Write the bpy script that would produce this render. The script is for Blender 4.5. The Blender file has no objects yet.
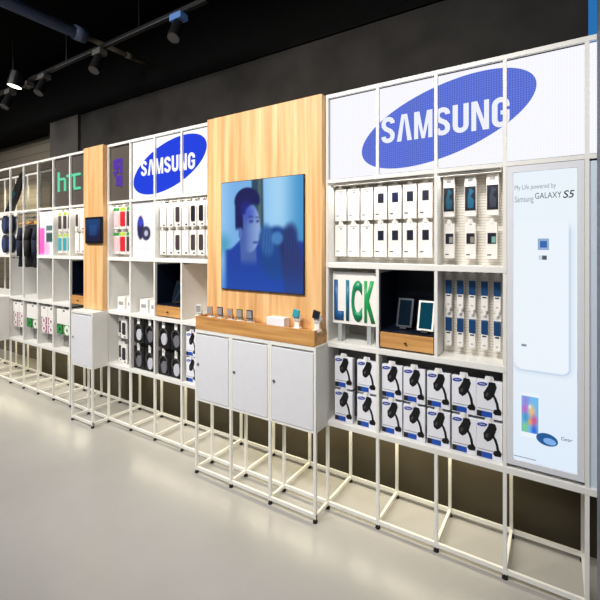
import bpy, bmesh, math, random
from mathutils import Vector, Matrix
random.seed(7)
sc = bpy.context.scene
COL = sc.collection
# ------------------------------------------------------------------ camera numbers
CAMH, FPX, PHI, HOR = 1.525, 403.82, 0.5650, 246.0
def pix(u, v, y):
    """photo pixel -> (X, Z) on the vertical plane at distance y"""
    x = y*math.tan(math.atan((u-300)/FPX)-PHI)
    zc = -x*math.sin(PHI)+y*math.cos(PHI)
    return x, CAMH-(v-HOR)*zc/FPX
CELL, X0 = 0.3078, -0.198
def K(k): return X0-CELL*k                # grid line of the modular frame
YF, YB, YC, YW = 2.07, 2.38, 1.918, 2.45  # frame front, frame back, cabinet front, wall
Z0, Z1, Z2, Z3, ZT = 0.49, 0.96, 1.43, 1.90, 2.40

def s2l(c):
    f = lambda a: a/12.92 if a <= 0.04045 else ((a+0.055)/1.055)**2.4
    return tuple(f(a/255.0) for a in c)+(1.0,)

# ------------------------------------------------------------------ materials
def mat(name, rgb, rough=0.5, metal=0.0, vary=0.0, scale=20.0, spec=0.5, alpha=None, trans=0.0):
    m = bpy.data.materials.new(name); m.use_nodes = True
    nt = m.node_tree; b = nt.nodes['Principled BSDF']
    c = s2l(rgb)
    b.inputs['Roughness'].default_value = rough
    b.inputs['Metallic'].default_value = metal
    b.inputs['Specular IOR Level'].default_value = spec
    b.inputs['Transmission Weight'].default_value = trans
    n = nt.nodes.new('ShaderNodeTexNoise'); n.inputs['Scale'].default_value = scale
    tc = nt.nodes.new('ShaderNodeTexCoord'); nt.links.new(tc.outputs['Object'], n.inputs['Vector'])
    r = nt.nodes.new('ShaderNodeValToRGB')
    v = max(vary, 0.015)
    r.color_ramp.elements[0].position = 0.3; r.color_ramp.elements[1].position = 0.7
    r.color_ramp.elements[0].color = tuple(x*(1-v) for x in c[:3])+(1,)
    r.color_ramp.elements[1].color = tuple(min(1, x*(1+v)) for x in c[:3])+(1,)
    nt.links.new(n.outputs['Fac'], r.inputs['Fac']); nt.links.new(r.outputs['Color'], b.inputs['Base Color'])
    if alpha is not None: b.inputs['Alpha'].default_value = alpha
    return m

def emit(name, rgb, strength=1.0, dots=0.0, period=0.011):
    m = bpy.data.materials.new(name); m.use_nodes = True
    nt = m.node_tree; nt.nodes.clear()
    out = nt.nodes.new('ShaderNodeOutputMaterial'); e = nt.nodes.new('ShaderNodeEmission')
    nt.links.new(e.outputs[0], out.inputs[0])
    e.inputs['Color'].default_value = s2l(rgb); e.inputs['Strength'].default_value = strength
    if dots > 0:                           # the LED pixel raster
        tc = nt.nodes.new('ShaderNodeTexCoord'); sp = nt.nodes.new('ShaderNodeSeparateXYZ')
        nt.links.new(tc.outputs['Object'], sp.inputs[0])
        w = []
        for ax in ('X', 'Z'):
            a = nt.nodes.new('ShaderNodeMath'); a.operation = 'MULTIPLY'; a.inputs[1].default_value = 2*math.pi/period
            nt.links.new(sp.outputs[ax], a.inputs[0])
            s = nt.nodes.new('ShaderNodeMath'); s.operation = 'SINE'; nt.links.new(a.outputs[0], s.inputs[0]); w.append(s)
        p = nt.nodes.new('ShaderNodeMath'); p.operation = 'ADD'
        nt.links.new(w[0].outputs[0], p.inputs[0]); nt.links.new(w[1].outputs[0], p.inputs[1])
        q = nt.nodes.new('ShaderNodeMath'); q.operation = 'MULTIPLY_ADD'
        q.inputs[1].default_value = dots*strength*0.5; q.inputs[2].default_value = strength
        nt.links.new(p.outputs[0], q.inputs[0]); nt.links.new(q.outputs[0], e.inputs['Strength'])
    return m

def emit_attr(name, strength=1.0, gloss=True):
    m = bpy.data.materials.new(name); m.use_nodes = True
    nt = m.node_tree; b = nt.nodes['Principled BSDF']
    a = nt.nodes.new('ShaderNodeVertexColor'); a.layer_name = 'Col'
    b.inputs['Base Color'].default_value = (0.01, 0.01, 0.01, 1)
    b.inputs['Roughness'].default_value = 0.25 if gloss else 0.6
    b.inputs['Specular IOR Level'].default_value = 0.15
    nt.links.new(a.outputs['Color'], b.inputs['Emission Color'])
    b.inputs['Emission Strength'].default_value = strength
    return m

def print_attr(name):
    m = bpy.data.materials.new(name); m.use_nodes = True
    nt = m.node_tree; b = nt.nodes['Principled BSDF']
    a = nt.nodes.new('ShaderNodeVertexColor'); a.layer_name = 'Col'
    nt.links.new(a.outputs['Color'], b.inputs['Base Color']); b.inputs['Roughness'].default_value = 0.4
    return m

def wood(name, a, b_, scale=1.0, horizontal=False):
    m = bpy.data.materials.new(name); m.use_nodes = True
    nt = m.node_tree; bs = nt.nodes['Principled BSDF']; L = nt.links
    tc = nt.nodes.new('ShaderNodeTexCoord'); mp = nt.nodes.new('ShaderNodeMapping')
    mp.inputs['Scale'].default_value = (1.2*scale, 20*scale, 20*scale) if horizontal else (28*scale, 20*scale, 1.1*scale)
    L.new(tc.outputs['Object'], mp.inputs[0])
    n = nt.nodes.new('ShaderNodeTexNoise'); n.inputs['Scale'].default_value = 1.0; n.inputs['Detail'].default_value = 6
    L.new(mp.outputs[0], n.inputs['Vector'])
    r = nt.nodes.new('ShaderNodeValToRGB'); r.color_ramp.elements[0].position = 0.32; r.color_ramp.elements[1].position = 0.68
    r.color_ramp.elements[0].color = s2l(a); r.color_ramp.elements[1].color = s2l(b_)
    L.new(n.outputs['Fac'], r.inputs['Fac']); L.new(r.outputs['Color'], bs.inputs['Base Color'])
    bs.inputs['Roughness'].default_value = 0.45
    return m

def lined(name, rgb, dark, period, axis='Z', width=0.25, rough=0.5, axis2=None):
    """panel with regular grooves / perforation rows"""
    m = bpy.data.materials.new(name); m.use_nodes = True
    nt = m.node_tree; bs = nt.nodes['Principled BSDF']; L = nt.links
    tc = nt.nodes.new('ShaderNodeTexCoord'); sp = nt.nodes.new('ShaderNodeSeparateXYZ'); L.new(tc.outputs['Object'], sp.inputs[0])
    def stripe(ax):
        d = nt.nodes.new('ShaderNodeMath'); d.operation = 'DIVIDE'; d.inputs[1].default_value = period; L.new(sp.outputs[ax], d.inputs[0])
        f = nt.nodes.new('ShaderNodeMath'); f.operation = 'FRACT'; L.new(d.outputs[0], f.inputs[0])
        g = nt.nodes.new('ShaderNodeMath'); g.operation = 'LESS_THAN'; g.inputs[1].default_value = width; L.new(f.outputs[0], g.inputs[0])
        return g
    g = stripe(axis)
    if axis2:
        h = stripe(axis2); mu = nt.nodes.new('ShaderNodeMath'); mu.operation = 'MULTIPLY'
        L.new(g.outputs[0], mu.inputs[0]); L.new(h.outputs[0], mu.inputs[1]); g = mu
    mx = nt.nodes.new('ShaderNodeMix'); mx.data_type = 'RGBA'
    L.new(g.outputs[0], mx.inputs['Factor'])
    mx.inputs[6].default_value = s2l(rgb); mx.inputs[7].default_value = s2l(dark)
    L.new(mx.outputs[2], bs.inputs['Base Color']); bs.inputs['Roughness'].default_value = rough
    return m

M = {}
M['white'] = mat('white_powder_coat', (234, 232, 226), 0.45)
M['frame'] = mat('frame_cream', (234, 232, 226), 0.45)
M['door'] = mat('door_white', (222, 222, 226), 0.4)
M['black'] = mat('black_plastic', (14, 14, 16), 0.4)
M['rubber'] = mat('rubber', (18, 16, 14), 0.7)
M['blackroom'] = mat('ceiling_black', (10, 10, 10), 0.9, vary=0.2, spec=0.1)
M['wall'] = mat('dark_wall', (50, 48, 46), 0.85, vary=0.2, scale=5, spec=0.15)
M['lowwall'] = mat('warm_lit_low_wall', (78, 71, 57), 0.8, vary=0.12, scale=4, spec=0.2)  # dark wall under warm light, the light put into the colour
M['peg'] = lined('perforated_panel', (234, 228, 218), (204, 197, 186), 0.014, 'Z', 0.25)
M['peggrid'] = lined('perforated_grid', (214, 210, 200), (120, 116, 108), 0.012, 'Z', 0.5, axis2='X')
M['grey'] = mat('shaded_grey_panel', (140, 138, 134), 0.6)  # shade of the lowest row put into the back panel colour
M['darkgrey'] = mat('dark_grey_panel', (78, 76, 74), 0.6)
M['wood'] = wood('oak_panel', (212, 156, 96), (247, 203, 146))
M['woodh'] = wood('oak_plinth', (176, 120, 62), (226, 172, 104), 1.4, True)
M['card'] = mat('white_card', (240, 236, 230), 0.4)
M['cardcool'] = mat('white_card_cool', (236, 236, 242), 0.35)
M['ink'] = mat('dark_ink', (34, 34, 44), 0.3)
M['inkgrey'] = mat('grey_ink', (150, 148, 148), 0.5)
M['navy'] = mat('navy_print', (22, 32, 70), 0.3)
M['blue'] = mat('blue_print', (28, 78, 178), 0.35)
M['logoblue'] = mat('oval_blue', (38, 66, 168), 0.4)
M['teal'] = mat('teal_print', (52, 160, 172), 0.35)
M['red'] = mat('red_print', (206, 32, 48), 0.35)
M['pink'] = mat('pink_print', (244, 196, 200), 0.4)
M['lime'] = mat('lime_print', (176, 206, 60), 0.4)
M['green'] = mat('green_print', (40, 150, 60), 0.4)
M['magenta'] = mat('magenta_print', (150, 50, 104), 0.4)
M['brown'] = mat('dark_brown_print', (70, 60, 62), 0.35)
M['knob'] = mat('bronze_knob', (96, 62, 34), 0.35, 0.6)
M['steel'] = mat('steel', (150, 150, 152), 0.3, 0.8)
M['fabric'] = mat('navy_cloth', (24, 30, 50), 0.9, vary=0.2, scale=60)
M['fabricb'] = mat('charcoal_cloth', (40, 36, 36), 0.9, vary=0.2, scale=60)
M['hanger'] = wood('hanger_wood', (196, 128, 62), (228, 168, 92), 2, True)
M['clear'] = mat('acrylic', (235, 240, 240), 0.12, trans=0.6)
M['silver'] = mat('silver_paint', (226, 227, 232), 0.4)

# ------------------------------------------------------------------ mesh helper
class MB:
    def __init__(s): s.bm = bmesh.new()
    def box(s, x0, x1, y0, y1, z0, z1):
        vs = [s.bm.verts.new((x, y, z)) for x in (x0, x1) for y in (y0, y1) for z in (z0, z1)]
        for f in ((0,1,3,2),(4,6,7,5),(0,4,5,1),(2,3,7,6),(0,2,6,4),(1,5,7,3)):
            s.bm.faces.new([vs[i] for i in f])
        return s
    def cyl(s, p0, p1, r, n=12, r1=None):
        p0, p1 = Vector(p0), Vector(p1); r1 = r if r1 is None else r1
        d = (p1-p0).normalized(); a = d.orthogonal().normalized(); b = d.cross(a)
        A = []; B = []
        for i in range(n):
            t = 2*math.pi*i/n; o = a*math.cos(t)+b*math.sin(t)
            A.append(s.bm.verts.new(p0+o*r)); B.append(s.bm.verts.new(p1+o*r1))
        for i in range(n):
            j = (i+1) % n; s.bm.faces.new((A[i], A[j], B[j], B[i]))
        s.bm.faces.new(A[::-1]); s.bm.faces.new(B)
        return s
    def tube(s, pts, r, n=8):
        for a, b in zip(pts, pts[1:]): s.cyl(a, b, r, n)
        return s
    def prism(s, poly, y0, y1):
        A = [s.bm.verts.new((x, y0, z)) for x, z in poly]; B = [s.bm.verts.new((x, y1, z)) for x, z in poly]
        n = len(poly)
        s.bm.faces.new(A); s.bm.faces.new(B[::-1])
        for i in range(n):
            j = (i+1) % n; s.bm.faces.new((A[j], A[i], B[i], B[j]))
        return s
    def ellipse(s, cx, cz, a, b, y0, y1, tilt=0.0, n=28):
        c, t = math.cos(tilt), math.sin(tilt)
        P = []
        for i in range(n):
            q = 2*math.pi*i/n; x, z = a*math.cos(q), b*math.sin(q)
            P.append((cx+x*c-z*t, cz+x*t+z*c))
        return s.prism(P, y0, y1)
    def ring(s, cx, cz, ro, ri, y0, y1, n=20):
        V = []
        for y in (y0, y1):
            for r in (ro, ri):
                V.append([s.bm.verts.new((cx+r*math.cos(2*math.pi*i/n), y, cz+r*math.sin(2*math.pi*i/n))) for i in range(n)])
        of, inf, ob, ib = V
        for i in range(n):
            j = (i+1) % n
            s.bm.faces.new((of[i], of[j], inf[j], inf[i])); s.bm.faces.new((ob[i], ib[i], ib[j], ob[j]))
            s.bm.faces.new((of[i], ob[i], ob[j], of[j])); s.bm.faces.new((inf[i], inf[j], ib[j], ib[i]))
        return s
    def build(s, name, m, parent=None, bevel=0.0, smooth=False, label=None):
        root = parent
        off = Vector((0, 0, 0))
        while root is not None:
            off += root.location; root = root.parent
        bmesh.ops.recalc_face_normals(s.bm, faces=s.bm.faces)
        if bevel > 0:
            bmesh.ops.bevel(s.bm, geom=list(s.bm.edges), offset=bevel, segments=2, affect='EDGES', profile=0.5)
        if parent is not None: bmesh.ops.translate(s.bm, verts=s.bm.verts, vec=-off)
        me = bpy.data.meshes.new(name); s.bm.to_mesh(me); s.bm.free()
        if smooth:
            for p in me.polygons: p.use_smooth = True
        o = bpy.data.objects.new(name, me); COL.objects.link(o)
        me.materials.append(m)
        if parent is not None: o.parent = parent
        if label: o['label'] = label
        return o
def thing(name, loc, label, cat, group=None):
    o = bpy.data.objects.new(name, None); COL.objects.link(o); o.location = loc
    o.empty_display_size = 0.05
    o['label'] = label; o['category'] = cat
    if group: o['group'] = group
    return o
def tag(o, label, cat, group=None):
    o['label'] = label; o['category'] = cat
    if group: o['group'] = group
    return o
def struct(o, label=None):
    o['kind'] = 'structure'
    if label: o['label'] = label
    return o
def copy_tree(o, parent=None):
    c = o.copy(); COL.objects.link(c)
    if parent is not None: c.parent = parent
    for ch in list(o.children): copy_tree(ch, c)
    return c
USED = set()
def place(proto, loc, label, cat, group=None):
    """the first call moves the prototype itself, later calls copy it with its parts"""
    if proto.name in USED: o = copy_tree(proto)
    else: o = proto; USED.add(proto.name)
    o.location = loc; o['label'] = label; o['category'] = cat
    if group: o['group'] = group
    return o
def proto(name): 
    o = bpy.data.objects.new(name, None); COL.objects.link(o); o.empty_display_size = 0.05
    return o
def text(s, x0, x1, z0, z1, y, depth, m, parent, name='lettering', bold=0.0, shear=0.0):
    cu = bpy.data.curves.new('t', 'FONT'); cu.body = s; cu.size = 1.0; cu.offset = bold; cu.shear = shear
    cu.resolution_u = 4
    to = bpy.data.objects.new('t', cu); COL.objects.link(to)
    dg = bpy.context.evaluated_depsgraph_get(); dg.update()
    me = bpy.data.meshes.new_from_object(to.evaluated_get(dg))
    bpy.data.objects.remove(to); bpy.data.curves.remove(cu)
    xs = [v.co.x for v in me.vertices]; ys = [v.co.y for v in me.vertices]
    ax, bx, ay, by = min(xs), max(xs), min(ys), max(ys)
    bm = bmesh.new(); bm.from_mesh(me); bpy.data.meshes.remove(me)
    for v in bm.verts:
        v.co = Vector((x0+(v.co.x-ax)/(bx-ax)*(x1-x0), y, z0+(v.co.y-ay)/(by-ay)*(z1-z0)))
    r = bmesh.ops.extrude_face_region(bm, geom=list(bm.faces))
    bmesh.ops.translate(bm, verts=[g for g in r['geom'] if isinstance(g, bmesh.types.BMVert)], vec=(0, depth, 0))
    mb = MB(); mb.bm.free(); mb.bm = bm
    return mb.build(name, m, parent)
def picture(name, x0, x1, z0, z1, y, nx, nz, fn, m, parent):
    """flat printed / lit picture: colour per vertex from fn(u, v), u right, v up, in 0..1"""
    verts = []; cols = []; faces = []
    off = Vector((0, 0, 0)); r = parent
    while r is not None: off += r.location; r = r.parent
    for j in range(nz+1):
        for i in range(nx+1):
            u, v = i/nx, j/nz
            verts.append((x0+(x1-x0)*u-off.x, y-off.y, z0+(z1-z0)*v-off.z)); cols.append(s2l(fn(u, v)))
    for j in range(nz):
        for i in range(nx):
            a = j*(nx+1)+i; faces.append((a, a+1, a+nx+2, a+nx+1))
    me = bpy.data.meshes.new(name); me.from_pydata(verts, [], faces)
    at = me.color_attributes.new('Col', 'FLOAT_COLOR', 'POINT')
    for i, c in enumerate(cols): at.data[i].color = c
    me.materials.append(m)
    o = bpy.data.objects.new(name, me); COL.objects.link(o); o.parent = parent
    return o
def mix(a, b, t): t = max(0.0, min(1.0, t)); return tuple(p+(q-p)*t for p, q in zip(a, b))
def sm(a, b, x): 
    t = max(0.0, min(1.0, (x-a)/(b-a))); return t*t*(3-2*t)
def ORD(i): return ('first','second','third','fourth','fifth','sixth','seventh','eighth','ninth','tenth')[i]

# ================================================================== THE ROOM
def planks(name, a, b_, dark):
    m = lined(name, a, dark, 0.13, 'Z', 0.06, 0.7)
    return m
# floor: polished concrete
fm = bpy.data.materials.new('polished_concrete'); fm.use_nodes = True
nt = fm.node_tree; bs = nt.nodes['Principled BSDF']; L = nt.links
tc = nt.nodes.new('ShaderNodeTexCoord'); n1 = nt.nodes.new('ShaderNodeTexNoise'); n1.inputs['Scale'].default_value = 1.3; n1.inputs['Detail'].default_value = 8
L.new(tc.outputs['Object'], n1.inputs['Vector'])
rp = nt.nodes.new('ShaderNodeValToRGB'); rp.color_ramp.elements[0].position = 0.3; rp.color_ramp.elements[1].position = 0.7
rp.color_ramp.elements[0].color = s2l((166, 163, 158)); rp.color_ramp.elements[1].color = s2l((178, 175, 170))
L.new(n1.outputs['Fac'], rp.inputs['Fac']); L.new(rp.outputs['Color'], bs.inputs['Base Color'])
bs.inputs['Roughness'].default_value = 0.24
struct(MB().box(-14, 2.5, -4.5, 3.2, -0.12, 0).build('floor', fm), 'polished pale grey concrete floor')
struct(MB().box(-14, 2.5, -4.5, 3.2, 3.75, 3.9).build('ceiling', M['blackroom']), 'black painted ceiling')
struct(MB().box(-5.25, 2.5, YW-0.012, YW-0.001, 0, 0.9).build('wall_back_lit_band', M['lowwall']), 'lower wall band with warm light painted in olive brown')  # thin sheet over the dark wall, warm light painted into it
struct(MB().box(-4.99, 2.5, YW, 3.2, 0, 2.40).build('wall_back', M['wall']), 'dark grey wall behind the shelving')
struct(MB().box(-4.99, 0.135, YW, 3.2, 2.40, 2.965).build('wall_back', M['wall']), 'dark grey wall band above the shelving')
struct(MB().box(-14, 0.135, YW-0.015, 3.2, 2.966, 3.75).build('trim_1', M['blackroom']), 'black upper wall under the ceiling')
struct(MB().box(-4.99, -4.40, YW-0.03, YW-0.001, 0.91, 2.96).build('trim_2', mat('pier_grey', (62, 59, 56), 0.8, vary=0.1)), 'grey wall pier behind the shelving')
wl = lined('beige_boards', (112, 103, 89), (78, 71, 60), 0.115, 'Z', 0.1, 0.7)
struct(MB().box(-14, -4.995, 2.69, 3.2, 0, 2.96).build('wall_left', wl), 'beige boarded wall at the far left')
struct(MB().box(0.14, 0.6, 1.45, 2.02, 0, 3.75).build('wall_right', mat('grey_column', (112, 116, 128), 0.7, vary=0.05)), 'grey column at the right edge')
w = MB().box(0.137, 2.4, 2.52, 2.54, 2.41, 3.75).build('window_1', emit('blue_daylight', (40, 112, 178), 1.0))
struct(w, 'blue lit window pane at the upper right')

# ================================================================== MODULAR FRAMES
P = 0.008                                    # half width of a post
def frame_unit(name, ks, label, cat, top=ZT, front_extra=()):
    x1, x0 = K(min(ks)), K(max(ks))
    root = thing(name, ((x0+x1)/2, (YF+YB)/2, 0), label, cat, 'white modular display frames along the wall')
    return root
def post(root, x, y, z0, z1, gaps=()):
    b = MB(); z = z0
    for ga, gb in gaps:
        b.box(x-P, x+P, y-P, y+P, z, ga); z = gb
    b.box(x-P, x+P, y-P, y+P, z, z1-0.0205 if z1 == ZT else z1).build('post', M['frame'], root)
    MB().cyl((x, y, 0), (x, y, 0.022), 0.014, 10, 0.009).build('foot', M['rubber'], root)
def base(root, ks, yfront=YF):
    """floor level rails: front, back and one across at each grid line"""
    xa, xb = K(max(ks)), K(min(ks))
    MB().box(xa-P, xb+P, yfront-P+0.001, yfront+P-0.001, 0.024, 0.044).build('base_rail', M['frame'], root)
    MB().box(xa-P, xb+P, YB-P+0.001, YB+P-0.001, 0.024, 0.044).build('base_rail', M['frame'], root)
    for k in ks:
        MB().box(K(k)-P+0.001, K(k)+P-0.001, yfront+P, YB-P, 0.023, 0.043).build('cross_rail', M['frame'], root)
def shelf(root, ka, kb, ztop, th=0.030, y0=None, y1=YB):
    y0 = YF-P-0.002 if y0 is None else y0
    MB().box(K(ka)-P-0.001, K(kb)+P+0.001, y0, y1, ztop-th, ztop).build('shelf', M['white'], root, bevel=0.002)
def back(root, ka, kb, z0, z1, m, y=YB-0.022):
    MB().box(K(ka)+P, K(kb)-P, y, y+0.008, z0, z1).build('back_panel', m, root)
def divider(root, k, z0, z1):
    MB().box(K(k)-0.006, K(k)+0.006, YF+P, YB-0.03, z0, z1).build('divider', M['white'], root)
def hook(root, x, z, y0, m=None):
    h = MB().cyl((x, y0+0.062, z), (x, y0, z), 0.0025, 6).build('hook', M['steel'], root)
    MB().box(x-0.007, x+0.007, y0-0.004, y0, z-0.012, z+0.014).build('price_tag', M['card'], h)
def striplamp(root, ka, kb, z, energy, y=2.105, color=(1.0, 0.93, 0.82), tilt=20):
    """slim lamp under a shelf, over one run of cells"""
    xa, xb = K(ka)+0.02, K(kb)-0.02
    MB().box(xa, xb, y-0.012, y+0.012, z-0.012, z).build('strip_lamp', M['card'], root)
    l = bpy.data.lights.new('strip_light', 'AREA'); l.shape = 'RECTANGLE'; l.size = xb-xa; l.size_y = 0.02
    l.energy = energy; l.color = color
    o = bpy.data.objects.new('strip_light', l); COL.objects.link(o)
    o.location = ((xa+xb)/2, y, z-0.014); o.rotation_euler = (math.radians(-tilt), 0, 0)
    return o

# ---- right bay
R = frame_unit('shelving_unit', [3, 2, 1, 0, -1, -2], 'white display frame at right under the largest lit screen', 'shelving')
for k in (3, 2, 1, 0, -1):
    post(R, K(k), YF, 0.02, ZT, {2: ((Z2-0.02, Z3),), 1: ((0.50, 0.96),)}.get(k, ()))
    post(R, K(k), YB, 0.02, Z3-0.05)
base(R, [3, 2, 1, 0, -1])
MB().box(K(3)-P, K(-2)+P, YF-P, YF+P, ZT-0.02, ZT).build('top_rail', M['frame'], R)
MB().box(K(3)-P, K(-2)+P, YF-P-0.001, YF+P, Z3-0.012, Z3+0.008).build('rail', M['frame'], R)
shelf(R, 3, 0, Z2); shelf(R, 3, 0, 0.973); shelf(R, 3, -2, 0.517)
shelf(R, 3, 0, Z3+0.01, 0.02, YF+P)
back(R, 3, 0, Z2, Z3, M['peg'], 2.20); back(R, 3, 1, 0.973, Z2-0.04, M['peggrid'], 2.345); back(R, 1, 0, 0.973, Z2-0.04, M['peg'], 2.20); back(R, 3, 0, 0.517, 0.94, M['grey'], 2.20)
for k in (3, 1, 0): divider(R, k, Z2, Z3-0.01)
for k in (3, 2, 1, 0): divider(R, k, 0.973, Z2-0.033)
for k in (3, 2, 0): divider(R, k, 0.517, 0.942)
MB().box(K(-1)+P, K(-2), YF, YF+0.02, 0.50, Z3-0.02).build('side_panel', mat('lit_white_acrylic', (214, 226, 240), 0.3), R)
# ---- centre bay (behind the big oak panel and under the white cabinets)
Cn = frame_unit('shelving_unit', [6, 5, 4, 3], 'white floor stand carrying three white cabinets under the large screen', 'shelving')
for k in (6, 5, 4, 3):
    post(Cn, K(k), YC+P, 0.02, Z0)
    if k != 3:
        post(Cn, K(k), YF, 0.02, Z0); post(Cn, K(k), YB, 0.02, Z0)
xa, xb = K(6), K(3)
MB().box(xa-P, xb+P, YC+0.001, YC+2*P-0.001, 0.024, 0.044).build('base_rail', M['frame'], Cn)
MB().box(xa, xb-P-0.002, YB-P+0.001, YB+P-0.001, 0.024, 0.044).build('base_rail', M['frame'], Cn)
MB().box(xa, xb-P-0.002, YF-P+0.001, YF+P-0.001, 0.024, 0.044).build('base_rail', M['frame'], Cn)
for k in (6, 5, 4):
    MB().box(K(k)-P+0.001, K(k)+P-0.001, YC+2*P, YB-P, 0.023, 0.043).build('cross_rail', M['frame'], Cn)
MB().box(K(3)-P+0.001, K(3)+P-0.001, YC+2*P, YF-P-0.004, 0.023, 0.043).build('cross_rail', M['frame'], Cn)
# ---- second bay
S = frame_unit('shelving_unit', [10, 9, 8, 7, 6], 'white display frame under the smaller lit screen, left of the large oak panel', 'shelving')
for k in (10, 9, 8, 7):
    post(S, K(k), YF, 0.02, ZT, ((Z2-0.02, Z3),) if k == 7 else ()); post(S, K(k), YB, 0.02, Z3-0.05)
MB().box(K(10)-P, K(6)-P-0.004, YF-P+0.001, YF+P-0.001, 0.024, 0.044).build('base_rail', M['frame'], S)
MB().box(K(10)-P, K(6)-P-0.004, YB-P+0.001, YB+P-0.001, 0.024, 0.044).build('base_rail', M['frame'], S)
for k in (10, 9, 8, 7):
    MB().box(K(k)-P+0.001, K(k)+P-0.001, YF+P, YB-P, 0.023, 0.043).build('cross_rail', M['frame'], S)
MB().box(K(10)-P, K(6)-P, YF-P, YF+P, ZT-0.02, ZT).build('top_rail', M['frame'], S)
MB().box(K(10)-P, K(6)-P, YF-P-0.001, YF+P, Z3-0.012, Z3+0.008).build('rail', M['frame'], S)
KS = 6.03
shelf(S, 10, KS+0.06, Z2); shelf(S, 10, KS+0.06, 0.973); shelf(S, 10, KS+0.06, 0.517); shelf(S, 10, KS+0.06, Z3+0.01, 0.02, YF+P)
back(S, 10, 6, Z2, Z3, M['peg'], 2.16); back(S, 10, 6, 0.973, Z2-0.04, M['peg']); back(S, 10, 6, 0.517, 0.94, M['grey'], 2.19)
for k in (10, 9, 8): divider(S, k, Z2, Z3-0.01)
for k in (10, 9, 8, 7): divider(S, k, 0.973, Z2-0.043); divider(S, k, 0.517, 0.93)
# ---- left bay
LK = [20, 19, 18, 17, 16, 15, 14, 13, 12]
Lf = frame_unit('shelving_unit', LK+[11], 'white display frame at far left with open upper cells', 'shelving')
for k in LK:
    post(Lf, K(k), YF, 0.02, ZT); post(Lf, K(k), YB, 0.02, Z3-0.05 if k < 14 else ZT)
base(Lf, LK)
MB().box(K(20)-P, K(11)-P, YF-P, YF+P, ZT-0.02, ZT).build('top_rail', M['frame'], Lf)
MB().box(K(20)-P, K(13), YB-P, YB+P, ZT-0.02, ZT).build('top_rail', M['frame'], Lf)
MB().box(K(20)-P, K(11)-P, YF-P-0.001, YF+P, Z3-0.012, Z3+0.008).build('rail', M['frame'], Lf)
shelf(Lf, 14, 11.08, Z2); shelf(Lf, 20, 16, Z2); shelf(Lf, 20, 12.07, 0.973); shelf(Lf, 20, 12.07, 0.517); shelf(Lf, 14, 11.08, Z3+0.01, 0.02, YF+P)
back(Lf, 14, 11, Z2, Z3, M['peg'], 2.15); back(Lf, 20, 16, Z2, Z3, M['card'], 2.14); back(Lf, 16, 11.1, 0.973, Z2-0.04, M['darkgrey'], 2.345); back(Lf, 16, 12, 0.517, 0.94, M['grey'], 2.16)
for k in (13, 12): divider(Lf, k, Z2, Z3-0.012)
for k in (16, 15, 14, 13, 12): divider(Lf, k, 0.517, 0.93)
for k in (16, 14, 13, 12): divider(Lf, k, 0.973, Z2-0.043)
MB().cyl((K(16), 2.22, 1.845), (K(14), 2.22, 1.845), 0.009, 12).build('clothes_rail', M['steel'], Lf)
MB().box(K(14)+P, K(13)-P, YF+0.005, YF+0.009, Z3+0.02, ZT-0.03).build('smoked_pane', mat('smoked_acrylic', (70, 66, 60), 0.1, alpha=0.55), Lf)
# ---- stand of the single cabinet
Sg = frame_unit('shelving_unit', [11, 10], 'narrow white floor stand under the single white cabinet below the small tablet', 'shelving')
post(Sg, K(11), YC+P, 0.02, Z0); post(Sg, K(10), YC+P, 0.02, Z0); post(Sg, K(11), YF, 0.02, Z0); post(Sg, K(11), YB, 0.02, Z0)
MB().box(K(11)-P, K(10)+P, YC+0.001, YC+2*P-0.001, 0.024, 0.044).build('base_rail', M['frame'], Sg)
for y in (YF, YB): MB().box(K(12)+P+0.004, K(10)-P-0.004, y-P+0.001, y+P-0.001, 0.024, 0.044).build('base_rail', M['frame'], Sg)
MB().box(K(11)-P+0.001, K(11)+P-0.001, YC+2*P, YB-P, 0.023, 0.043).build('cross_rail', M['frame'], Sg)
MB().box(K(10)-P+0.001, K(10)+P-0.001, YC+2*P, YF-P-0.004, 0.023, 0.043).build('cross_rail', M['frame'], Sg)

# ================================================================== CABINETS
def cabinet(ka, kb, label, yb=2.33):
    xa = K(ka)-P if ka in (6, 11, 18) else K(ka)+0.0006
    xb = K(kb)+P if kb in (3, 10, 16) else K(kb)-0.0006
    xr = K(kb)-P-0.003 if kb in (3, 10, 16) else xb; ym = YF-P-0.004
    root = thing('cabinet', ((xa+xb)/2, YC+0.1, Z0), label, 'cabinet', 'white lockable cabinets below the displays')
    # carcass: shell around a recessed door
    b = MB(); b.box(xa, xb, YC+0.022, ym, Z0+0.001, 0.945)
    if yb > ym+0.02: b.box(xa, xr, ym+0.0005, yb, Z0+0.001, 0.945)
    b.build('carcass', M['white'], root, bevel=0.002)
    b = MB()
    b.box(xa, xa+0.014, YC, YC+0.022, Z0+0.001, 0.965); b.box(xb-0.014, xb, YC, YC+0.022, Z0+0.001, 0.965)
    b.box(xa+0.014, xb-0.014, YC, YC+0.022, 0.945, 0.965); b.box(xa+0.014, xb-0.014, YC, YC+0.022, Z0+0.001, Z0+0.014)
    b.build('front_frame', M['frame'], root)
    b = MB(); b.box(xa, xb, YC+0.022, ym, 0.945, 0.966)
    if yb > ym+0.02: b.box(xa, xr, ym+0.0005, yb, 0.945, 0.966)
    b.build('top_panel', M['white'], root)
    d = MB().box(xa+0.0165, xb-0.0165, YC-0.002, YC+0.018, Z0+0.017, 0.934).build('door', M['door'], root, bevel=0.0015)
    zl = 0.735
    lk = MB().cyl((xa+0.034, YC-0.007, zl), (xa+0.034, YC-0.0015, zl), 0.0085, 14).build('lock', M['steel'], d, label='small dark key lock')
    MB().box(xa+0.0325, xa+0.0355, YC-0.008, YC-0.0068, zl-0.005, zl+0.005).build('keyhole', M['black'], lk)
    return root
cabinet(6, 5, 'white cabinet under the large screen, farthest left of three side by side')
cabinet(5, 4, 'white cabinet under the large screen, middle of three side by side')
cabinet(4, 3, 'white cabinet under the large screen, right of three, beside the boxed car holders')
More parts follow.
